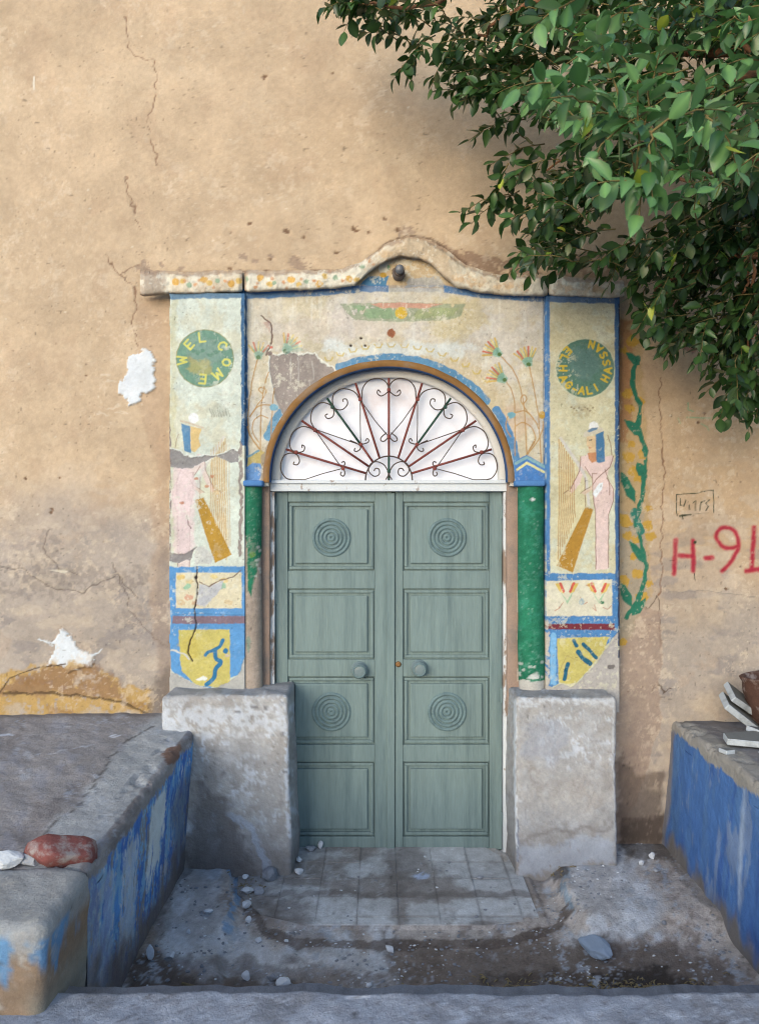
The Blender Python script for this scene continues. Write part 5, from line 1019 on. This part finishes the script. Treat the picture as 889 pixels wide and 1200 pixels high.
# ------------------------------------------------------------------ road and kerb in front
xs = np.concatenate([[-90, -40, -15, -7, -4], np.arange(-2.4, 2.6, .018), [4, 7, 15, 40, 90]]); ysr = np.concatenate([[-140, -60, -30, -15, -8, -5.2, -4.2, -3.6, -3.2], np.arange(-2.9, -2.10, .012)])
X, Y = np.meshgrid(xs, ysr); Z = .372 + (fbm(X * 100, Y * 100, 40, 3, 4) - .5) * .02 + (fbm(X * 100, Y * 100, 7, 9, 3) - .5) * .010
Yw = Y + np.where(Y > -2.13, (fbm(X * 100, Y * 0, 14, 5, 4) - .5) * .035, 0)
rows = [np.stack([X, Yw, Z], -1)]
edge = rows[0][-1].copy()
for dy, dz in ((.008, -.006), (.014, -.018), (.016, -.03), (.10, -.034), (.11, -.05), (.114, -.4), (.114, -.6)):
    r = edge.copy(); r[:, 1] += dy + (fbm(r[:, 0] * 100, r[:, 0] * 0, 20, 8, 3) - .5) * (.03 if dy > .05 else .003); r[:, 2] += dz; rows.append(r[None])
Pt = np.vstack(rows); f = Pt.reshape(-1, 3); a = Art(f[:, 0] * 250, f[:, 1] * 250, C(168, 168, 174)); a.vary(80, .1, 3); a.vary(20, .1, 5); a.vary(40, .5, 8, C(132, 126, 124), .5); a.vary(12, .5, 9, C(172, 168, 170), .56); a.vary(5, .5, 19, C(108, 100, 96), .6)
a.finish(.5, C(188, 188, 194), 1.4, .14)
m = (sst(f[:, 1], -2.118, -2.10))[:, None] * .45; a.c = a.c * (1 - m) + C(132, 134, 142) * m
rd = surf('road', Pt, a.c.reshape(Pt.shape), M_earth); tag(rd, 'pale dusty cement road edge in front of the sunken forecourt', kind='structure')
xs = np.array([-90., -20, -7, 7, 20, 90]); Pt = np.array([[(x, y, -.22) for x in xs] for y in (-2.3, 1, 20, 140.)]); gg = surf('ground', Pt, np.tile(C(176, 150, 118), (4, 6, 1)), M_earth); tag(gg, kind='structure')

# ------------------------------------------------------------------ loose stones
def ico(sub):
    bm = bmesh.new(); bmesh.ops.create_icosphere(bm, subdivisions=sub, radius=1.0); V = np.array([v.co[:] for v in bm.verts]); Fc = np.array([[v.index for v in f.verts] for f in bm.faces]); bm.free(); return V, Fc
I2, I3 = ico(2), ico(3)
def rock(name, u, v, w, h, dep, seed, mat, label, cat='stone', group=None, ground=None, rot=None, flat=None):
    d = 4.0
    for _ in range(30):
        X, Yy, _z = P(u, v, d); z = ground(X, Yy) if ground else float(hz(np.array([X]), np.array([Yy]))[0])
        if ground is None and tile_in(np.array([X]), np.array([Yy]))[0] > 0: z = -.066
        d = d * .5 + .5 * (F * (EYE - z) / (v - CV))
    s = d / F; X, Yy, _z = P(u, v, d); V, Fc = I3 if w > 14 else I2
    V = V.copy(); rr = np.random.RandomState(seed); off = rr.uniform(0, 50, 3)
    V *= (1 + noise3(V + off, .9, seed) * .7 + noise3(V + off, .35, seed + 3) * .3)[:, None]
    for _ in range(11):
        nn = rr.randn(3); nn /= np.linalg.norm(nn); dd = np.maximum(0, V @ nn - rr.uniform(.55, .8)); V = V - dd[:, None] * nn
    V = V * (1 + noise3(V + off, .22, seed + 8) * .18)[:, None] * 1.15
    V *= np.array([w / 2, dep / 2, (h / 2 if flat is None else flat)]) * s; an = rr.uniform(-.4, .4) if rot is None else rot; c_, s_ = math.cos(an), math.sin(an); V = V @ np.array([[c_, s_, 0], [-s_, c_, 0], [0, 0, 1]])
    zmin = V[:, 2].min(); V[:, 2] -= zmin * .86
    o = link(name, make_mesh(name, V, Fc, None, w > 60), mat); o.location = (X, Yy - 0, z); return tag(o, label, cat, group)
R = np.random.RandomState(8)
for u, v, w, h, lb in [(316, 1032, 19, 15, 'round grey stone resting against the foot of the left plinth'), (290, 1047, 15, 8, 'pale stone left of the tile patch beside dry litter, next to a round stone'), (304, 1047, 14, 7, 'flat pale stone just below the round grey stone at the left plinth'),
                   (289, 1064, 13, 9, 'pale angular stone on the left rim of the tiles, third below the round one'), (291, 1081, 7, 8, 'small white stone at the lower left rim of the tiles'), (244, 1071, 11, 6, 'small pale stone alone on the cement left of the tiles'),
                   (221, 1094, 6, 5, 'tiny white pebble on the cement midway between ledge and tiles'), (176, 1124, 9, 20, 'upright white stone leaning at the foot of the blue ledge'), (200, 1123, 12, 7, 'white pebble beside the upright stone below the blue ledge'),
                   (288, 1149, 10, 12, 'pale stone in the dirt strip by the kerb, left of a larger white one'), (333, 1155, 17, 10, 'white rounded stone close behind the kerb, left of centre'), (319, 1150, 10, 9, 'dull brown stone touching the white one behind the kerb'),
                   (457, 1116, 11, 10, 'round pale stone alone below the middle of the tiled patch'), (432, 1157, 8, 6, 'small pale pebble behind the kerb below the door centre'), (375, 995, 8, 9, 'round stone at the left foot of the door'), (364, 997, 13, 6, 'flat brownish stone at the left foot of the door'),
                   (350, 1010, 7, 6, 'little pale pebble at the inner corner of the left plinth'), (350, 1024, 11, 7, 'white stone beside the inner foot of the left plinth'), (763, 1006, 9, 8, 'small white stone behind, between right plinth and blue ledge'), (751, 1014, 7, 7, 'small cream stone just left of the white one near the blue ledge'),
                   (303, 1104, 9, 5, 'small flat white stone under the lower left edge of the tiles'), (335, 1104, 6, 3, 'thin white chip under the front edge of the tiles'), (768, 1022, 9, 4, 'dark flat stone on the right-hand mound'), (778, 1084, 6, 6, 'small dark stone in front of the right mound'), (562, 1030, 8, 4, 'small dark pebble on the tiles before the right leaf'), (288, 1030, 8, 6, 'small pebble among dry litter left of the round stone')]:
    dark = 'dark' in lb or 'brown' in lb
    rock('stone', u, v, w, h, w * .9, int(u * 7 + v) % 997, M_stone if (dark or 'grey' in lb) else M_wstone, lb, 'stone', 'loose stones in the forecourt')
rock('flat_stone', 700, 1118, 32, 10, 44, 31, M_blue_stone, 'large flat bluish grey stone lying alone on the dirt at right', 'stone', 'loose stones in the forecourt', rot=.25, flat=7)
LZ = lambda X, Y: .765 + .055 * Y
rock('red_stone', 72, 1027, 86, 26, 60, 5, M_rstone, 'long red stone lying in the gap behind the broken block', 'stone', ground=lambda X, Y: .60, rot=-.05, flat=25)
rock('white_rubble_stone', 6, 1016, 34, 20, 30, 9, M_wstone, 'pale stone at the left picture edge beside the red stone', 'stone', ground=lambda X, Y: .668)
rock('rubble_stone', 38, 1010, 26, 14, 24, 19, M_stone, 'grey rubble stone between the pale stone and the red stone', 'stone', ground=lambda X, Y: .668)
# gravel and litter nobody could count
def scatter(name, n, region, size, mat, label, seed, ground=None):
    r = np.random.RandomState(seed); parts = []; B, Fc = ico(1)
    while len(parts) < n:
        u = r.uniform(region[0], region[2]); v = r.uniform(region[1], region[3]); d = F * (EYE - (ground or -.07)) / (v - CV); X, Y, _ = P(u, v, d)
        if X < -1.07 and ground is None or X > 1.65 and ground is None: continue
        z = ground if ground else float(hz(np.array([X]), np.array([Y]))[0]); 
        if not ground and tile_in(np.array([X]), np.array([Y]))[0] > 0:
            z = -.066
            if r.rand() < .8: continue
        if not ground and fbm(np.array([X * 100]), np.array([Y * 100]), 30, 3, 3)[0] < .52 and r.rand() < .93: continue
        s = size * r.uniform(.4, 1.3) ** 2; V = B * r.uniform(.6, 1.3, (len(B), 1)) * np.array([1, r.uniform(.5, 1), r.uniform(.3, .7)]) * s; parts.append((V + (X, Y, z + s * .2), Fc))
    V, Q = join_raw(parts); return tag(link(name, make_mesh(name, V, Q, None, False), mat), label, kind='stuff')
scatter('gravel', 330, (130, 1000, 889, 1166), .005, M_wstone, 'tiny pale chips strewn over the forecourt earth', 3)
scatter('dark_gravel', 600, (130, 1000, 889, 1166), .007, M_stone, 'small dull crumbs of earth on the forecourt', 4)
def straw(name, n, cu, cv, ru, rv, seed, L=.035):
    r = np.random.RandomState(seed); parts = []
    for _ in range(n):
        u, v = cu + r.randn() * ru, cv + r.randn() * rv; d = F * 2.03 / (v - CV); X, Y, _z = P(u, v, d); z = float(hz(np.array([X]), np.array([Y]))[0])
        an = r.uniform(0, math.pi); l = L * r.uniform(.3, 1); dx, dy = math.cos(an) * l, math.sin(an) * l
        parts.append(tube_raw([(X - dx / 2, Y - dy / 2, z + .003), (X, Y, z + .004 + r.uniform(0, .008)), (X + dx / 2, Y + dy / 2, z + .003)], r.uniform(.0012, .003), 4))
    V, Q = join_raw(parts); return tag(link(name, make_mesh(name, V, Q), M_straw), 'dry brown leaf litter and straw', kind='stuff')
straw('dry_litter', 70, 294, 1036, 9, 6, 3); straw('dry_litter', 50, 656, 1022, 7, 5, 4); straw('dry_litter', 220, 750, 1156, 45, 6, 5); straw('dry_litter', 60, 600, 1150, 60, 8, 6)
x, y, z = P(235, 1163, 3.35); tw = tube('dry_stick', [(x - .09, y + .05, -.045), (x, y, -.038), (x + .08, y - .05, -.042)], [.006, .008, .005], M_straw); tag(tw, 'pale dry stick lying in the dirt by the kerb at left', 'stick')

# ------------------------------------------------------------------ pot and broken slabs on the right ledge
LR = .735
px_, py_ = (915 - CU) / F * 4.42, -.33
prof = [(.02, .0), (.12, 0), (.15, .03), (.185, .12), (.20, .2), (.195, .235), (.205, .25), (.21, .262), (.20, .268), (.185, .262), (.17, .2), (.14, .06), (.02, .03)]
an = np.linspace(0, 2 * math.pi, 48, endpoint=False); V = []; Q = []
for r, zz_ in prof: V += [(px_ + r * math.cos(t) * (1 + .03 * math.sin(3 * t + zz_ * 20)), py_ + r * math.sin(t), LR + .05 + zz_ + .006 * math.sin(2 * t)) for t in an]
for i in range(len(prof) - 1):
    for j in range(48): Q.append((i * 48 + j, i * 48 + (j + 1) % 48, (i + 1) * 48 + (j + 1) % 48, (i + 1) * 48 + j))
tag(link('rusty_pot', make_mesh('rusty_pot', np.array(V), np.array(Q)), M_pot), 'round rusty brown pot cut by the right picture edge, on the blue ledge', 'pot')
def slab(name, outline, thick, loc, rot, label, mat):
    bm = bmesh.new(); f = bm.faces.new([bm.verts.new((x, y, 0)) for x, y in outline]); r = bmesh.ops.extrude_face_region(bm, geom=[f])
    for v in [g for g in r['geom'] if isinstance(g, bmesh.types.BMVert)]: v.co.z += thick
    bmesh.ops.recalc_face_normals(bm, faces=bm.faces); bmesh.ops.bevel(bm, geom=bm.edges[:], offset=.004, segments=1, affect='EDGES')
    me = bpy.data.meshes.new(name); bm.to_mesh(me); bm.free(); o = link(name, me, mat); me.materials.append(M_slabtop)
    for p in me.polygons: p.material_index = 1 if abs(p.normal.z) > .9 else 0
    o.location = loc; o.rotation_euler = [math.radians(a_) for a_ in rot]; return tag(o, label, 'slab', 'broken slabs beside the rusty pot')
slab('broken_slab', [(-.17, -.05), (.17, -.09), (.19, .08), (.02, .12), (-.16, .05)], .034, (P(885, 0, 4.22)[0], -.55, LR + .01), (3, 2, -6), 'thick white-edged slab lying flat on the ledge below the pot', M_slab)
slab('broken_slab', [(-.13, -.10), (.10, -.06), (.13, .08), (-.10, .10)], .034, (P(868, 0, 4.5)[0], -.26, LR + .15), (24, 36, 10), 'upper grey slab leaning on the pot with a pale broken edge', M_slab)
slab('broken_slab', [(-.15, -.09), (.09, -.08), (.13, .05), (-.12, .10)], .036, (P(865, 0, 4.48)[0], -.28, LR + .085), (20, 38, 6), 'lower grey slab leaning under the other beside the pot', M_slab)
slab('broken_slab', [(-.05, -.04), (.06, -.045), (.05, .05), (-.06, .04)], .03, (P(884, 0, 4.4)[0], -.40, LR + .02), (4, 12, 20), 'small pale chunk wedged under the leaning slabs', M_slab)
slab('broken_slab', [(-.035, -.03), (.03, -.035), (.035, .025), (-.02, .03)], .022, (P(849, 0, 4.1)[0], -.66, LR - .005), (0, 4, 30), 'little white chip in front of the flat slab on the ledge', M_slab)
slab('broken_slab', [(-.04, -.015), (.06, -.02), (.05, .02), (-.03, .018)], .012, (P(893, 0, 4.1)[0], -.68, LR - .003), (0, 0, 10), 'thin white sliver at the right edge in front of the flat slab', M_slab)

# ------------------------------------------------------------------ the tree reaching in from the right
tree = empty('overhanging_tree', (3.6, -2.7, .37), label='leafy dark green tree whose branches hang over the upper right of the wall', cat='tree')
def wig(a, b, n, amp, seed, sag=0):
    r = np.random.RandomState(seed); t = np.linspace(0, 1, n)[:, None]; a, b = np.array(a), np.array(b); p = a + (b - a) * t; q = np.cumsum(r.randn(n, 3), 0) * amp; q -= t * q[-1]; p = p + q; p[:, 2] += sag * 4 * (t * (1 - t))[:, 0]; return p
tube('trunk', wig((3.6, -2.7, .2), (3.35, -2.3, 3.1), 14, .03, 1), np.linspace(.19, .13, 14), M_bark, tree, 12)
TOPP = (3.35, -2.3, 3.0)
br = []
def branch(a, b, r0, r1, seed, sag=.1, n=16):
    p = wig(a, b, n, .02, seed, sag); tube('branch', p, np.linspace(r0, r1, n), M_bark, tree, 8); br.append(p); return p
b1 = branch(TOPP, P(700, -60, 3.6), .08, .02, 3, .25); b2 = branch(TOPP, P(800, 60, 4.1), .07, .02, 4, .2); b3 = branch(TOPP, P(905, 290, 3.9), .06, .018, 5, .1); b4 = branch(TOPP, P(860, 90, 2.6), .06, .015, 6, .15)
branch(P(980, 200, 3.6), P(796, 209, 3.55), .018, .008, 7, .02); branch(P(905, 280, 3.9), P(868, 345, 4.0), .012, .006, 8, .0); branch(P(872, 292, 3.9), P(889, 345, 3.95), .013, .006, 9, 0); branch(P(888, 330, 3.95), P(860, 460, 4.1), .008, .004, 10, .0); branch(P(889, 10, 3.0), P(872, 60, 3.1), .014, .010, 11, 0)
branch(b1[-1], P(560, 40, 3.9), .02, .006, 12, .03); branch(b1[-1], P(420, 5, 3.9), .02, .005, 13, .03); branch(b2[-1], P(640, 200, 4.2), .018, .005, 14, .05); branch(b3[-1], P(760, 360, 4.2), .014, .004, 15, .05); branch(TOPP, (4.6, -3.0, 4.6), .07, .02, 16); branch(TOPP, (3.0, -3.4, 4.8), .07, .02, 17); branch(TOPP, (4.2, -1.4, 4.4), .06, .02, 18)
# leaf template along +y, normal +z
LV = [(0, 0, 0)]
for t, w in ((.18, .19), (.42, .29), (.68, .245), (.88, .11)):
    z = -.10 * t * t; LV += [(-w, t, z + .05 * w / .25), (0, t, z), (w, t, z + .05 * w / .25)]
LV.append((0, 1.0, -.13)); LV = np.array(LV)
def leaf_shape(fold, curl, twist, wid):
    v = LV.copy(); v[:, 0] *= wid; v[:, 2] = np.abs(v[:, 0]) * fold - curl * v[:, 1] ** 2 + twist * v[:, 0] * v[:, 1]; v[:, 0] += .06 * twist * v[:, 1] ** 2; return v
LS = [leaf_shape(.2, .12, 0, 1), leaf_shape(.55, .3, .5, .85), leaf_shape(-.15, .05, -.5, 1.1), leaf_shape(.8, .38, -.3, .75), leaf_shape(.35, -.12, .3, .95)]
LCOL = np.array([[.8, .8, .8] if abs(v[0]) > .01 else [1.35, 1.3, 1.1] for v in LV])
LF = [(0, 1, 2, 2), (0, 2, 3, 3)]
LQ = []
for k in range(3):
    a0 = 1 + 3 * k; LQ += [(a0, a0 + 3, a0 + 4, a0 + 1), (a0 + 1, a0 + 4, a0 + 5, a0 + 2)]
LT = [(0, 1, 2), (0, 2, 3), (10, 13, 11), (11, 13, 12)]
tris = np.array([(q[0], q[1], q[2]) for q in LQ] + [(q[0], q[2], q[3]) for q in LQ] + LT)
rt_ = np.random.RandomState(77); leaves = []; twigs = []
GA = 2.39996
def nrm(v): return v / (np.linalg.norm(v) + 1e-9)
def twig(tip, dr, length, n, ls, kind):
    dr = nrm(dr); side = nrm(np.cross(dr, (0, 0, 1))); pts = []
    for k in range(6):
        t = k / 5; p = tip - dr * length * (1 - t) + np.array([0, 0, .10 * length * math.sin(t * math.pi)]) + rt_.randn(3) * .004; pts.append(p)
    pts = np.array(pts); twigs.append(tube_raw(pts, np.linspace(.0036, .0014, 6), 4)); ph = rt_.uniform(0, 6.28)
    for k in range(n):
        t = (k + .6) / n; t = t ** .85; idx = min(int(t * 5), 4); p = pts[idx] + (pts[idx + 1] - pts[idx]) * (t * 5 - idx)
        ax = nrm(pts[idx + 1] - pts[idx]); s1 = nrm(np.cross(ax, (0.1, .2, 1))); s2 = np.cross(s1, ax); an = ph + k * GA
        out = math.cos(an) * s1 + math.sin(an) * s2; sp = .95 if t < .9 else .45
        d = nrm(ax * (1 - .35 * (t < .9)) + out * sp + np.array([0, 0, -.28]) + rt_.randn(3) * .16)
        up = nrm(np.array([0, -.35, 1.0]) + rt_.randn(3) * .38 - .2 * out); up = nrm(up - d * np.dot(up, d)); x = np.cross(d, up)
        L = ls * rt_.uniform(.7, 1.15) * (1 if t < .85 else .8); M = np.stack([x, d, up], 1) * L
        leaves.append((p, M, kind if rt_.rand() > .015 else 2))
POLY = [(372, 10), (385, -60), (920, -60), (920, 470), (889, 508), (868, 490), (846, 470), (850, 440), (828, 446), (806, 444), (812, 410), (790, 420), (768, 416), (778, 396), (748, 398), (744, 366), (735, 345), (700, 326), (684, 306), (700, 296), (730, 300), (748, 285), (772, 262), (780, 235), (765, 215), (740, 232), (715, 262), (690, 272), (668, 300), (640, 326), (618, 322), (600, 312), (616, 292), (590, 268), (548, 252), (540, 246), (590, 232), (588, 200), (575, 180), (560, 160), (568, 120), (540, 122), (504, 108), (508, 90), (470, 70), (448, 40), (420, 40), (400, 36), (384, 28)]
def inpoly(x, y, p=POLY):
    c = False
    for k in range(len(p)):
        x1, y1 = p[k]; x2, y2 = p[(k + 1) % len(p)]
        if (y1 > y) != (y2 > y) and x < (x2 - x1) * (y - y1) / (y2 - y1) + x1: c = not c
    return c
def holes(x, y): return (abs(x - 775) < 26 and abs(y - 42) < 14) or (abs(x - 800) < 22 and abs(y - 222) < 10 and False) or (abs(x - 745) < 40 and abs(y - 285) < 12)
cnt = 0
def place(n, reg, dr_, ls, nl, kind, ln, test=inpoly):
    k = 0; tries = 0
    while k < n and tries < n * 60:
        tries += 1; u, v = rt_.uniform(reg[0], reg[2]), rt_.uniform(reg[1], reg[3])
        if not test(u, v) or holes(u, v): continue
        d = rt_.uniform(*dr_); tip = np.array(P(u, v, d)); cu, cv = 960, 60 + (v - 60) * .55
        dd = np.array([u - cu, 0, -(v - cv)]); dd = nrm(dd) + np.array([0, rt_.uniform(-.5, .5), 0]) + rt_.randn(3) * .28; L = ln * rt_.uniform(.7, 1.2)
        root = tip - nrm(dd) * L; ur, vr = proj(root)
        twig(tip, dd, L, nl, ls, kind); k += 1
# edge sprays exactly where the photograph shows tips
for u, v, d, ax in [(376, 14, 4.0, (-1, .15)), (402, 38, 4.0, (-.7, .8)), (440, 42, 4.0, (-.4, .7)), (461, 94, 4.1, (-.8, .9)), (482, 96, 4.1, (-.2, 1)), (506, 106, 4.1, (-.5, 1)), (530, 124, 4.1, (-.1, 1)), (546, 118, 4.1, (.1, 1)), (548, 165, 4.1, (-1, .4)), (537, 250, 4.2, (-1, .25)), (552, 263, 4.2, (-.8, .6)), (575, 196, 4.1, (-1, .5)), (578, 226, 4.1, (-1, .6)), (594, 322, 4.25, (-.9, .7)), (604, 296, 4.25, (-1, -.1)), (620, 326, 4.25, (-.3, 1)), (640, 300, 4.2, (-.2, 1)), (668, 284, 4.2, (0, 1)),
                    (686, 322, 4.2, (-1, .3)), (704, 296, 4.2, (-.8, -.3)), (712, 338, 4.2, (-.4, .9)), (736, 358, 4.2, (-.5, .9)), (748, 398, 4.2, (-.2, 1)), (766, 408, 4.2, (-1, .2)), (778, 424, 4.2, (-.6, .7)), (788, 420, 4.2, (0, 1)), (824, 462, 4.1, (-.9, .6)), (842, 492, 4.1, (-.5, 1)), (855, 494, 4.1, (-.2, 1)), (876, 508, 4.1, (-.1, 1)), (812, 430, 4.2, (-.5, .8))]:
    twig(np.array(P(u, v, d)), np.array([ax[0], rt_.uniform(-.3, .3), -ax[1]]), .32, 11, .094, 0)
place(370, (372, -60, 920, 510), (3.7, 4.35), .084, 13, 0, .32)
place(100, (690, 250, 920, 510), (3.9, 4.35), .074, 12, 0, .28)
place(90, (620, -40, 920, 250), (3.0, 3.8), .086, 12, 0, .32)
place(48, (560, -40, 920, 240), (2.4, 3.1), .078, 11, 1, .26, lambda u, v: ((u - 770) / 170) ** 2 + ((v - 110) / 135) ** 2 < 1)
for u, v, d, ax in [(604, 105, 1.95, (-1, .1)), (640, 115, 1.95, (-1, .1)), (700, 215, 1.85, (-1, 0)), (762, 232, 1.85, (-.1, 1)), (745, 98, 1.9, (-.2, -1)), (775, 55, 1.95, (.1, -1)), (850, 130, 1.9, (.9, -.3)), (690, 190, 1.95, (-.8, .7)), (680, 140, 2.0, (-1, .2)), (718, 120, 2.0, (-.5, -.8)), (612, 40, 2.0, (-1, .5)), (700, 40, 2.1, (-.4, -.8)), (745, 275, 1.9, (-.2, 1)), (780, 190, 2.0, (.3, .9)), (865, 200, 2.0, (.3, 1))]:
    twig(np.array(P(u, v, d)), np.array([ax[0], rt_.uniform(-.6, .1), -ax[1]]), .19, 10, .074, 1)
# crown beyond the frame
for _ in range(300):
    p = np.array([rt_.uniform(2.3, 5.4), rt_.uniform(-4.1, -.35), rt_.uniform(2.6, 6.0)]); c = (p - np.array([3.5, -2.2, 4.2])) / np.array([2.0, 1.9, 1.7])
    if np.dot(c, c) > 1: continue
    u, v = proj(p)
    if p[1] < -4.0 or (v > 0 and u < 900): continue
    twig(p, nrm(c) + rt_.randn(3) * .5, .34, 11, .078, rt_.randint(2))
V, Q = join_raw(twigs); tw = link('twigs', make_mesh('twigs', V, Q), M_twig, tree); tw['kind'] = 'stuff'
def shows(l):
    u, v = proj(l[0]); d = l[0][1] + CD
    return -(np.linalg.norm(l[1][:, 1]) / d) if (0 < u < 889 and 0 < v < 520 and d > 1) else 1
leaves.sort(key=shows)
lm = [[make_mesh('leaf', sh_, tris, LCOL) for sh_ in LS] for _ in range(3)]
for row_, mt in zip(lm, (M_leaf, M_leafn, M_leafy)):
    for m_ in row_: m_.materials.append(mt)
for i_, (p, M, kd) in enumerate(leaves[:300]):
    o = bpy.data.objects.new('leaf', lm[kd][i_ * 3 % 5]); COL.objects.link(o); o.parent = tree; W4 = Matrix([list(M[i]) + [p[i]] for i in range(3)] + [[0, 0, 0, 1]])
    o.matrix_parent_inverse = Matrix.Translation(-tree.location); o.matrix_basis = W4
for kd, nm in ((0, 'shade_tone_foliage'), (1, 'lit_tone_foliage'), (2, 'yellow_green_foliage')):
    sel = [l for l in leaves[300:] if l[2] == kd]; n = len(sel); Ms = np.array([l[1] for l in sel]); ps = np.array([l[0] for l in sel])
    SH = np.array(LS)[rt_.randint(0, 5, n)]; V = np.einsum('nij,nkj->nki', Ms, SH) + ps[:, None]; T = tris[None] + (np.arange(n) * len(LV))[:, None, None]
    o = link(nm, make_mesh(nm, V.reshape(-1, 3), T.reshape(-1, 3), np.tile(LCOL, (n, 1))), (M_leaf, M_leafn, M_leafy)[kd], tree); o['kind'] = 'stuff'
print('leaves', len(leaves))
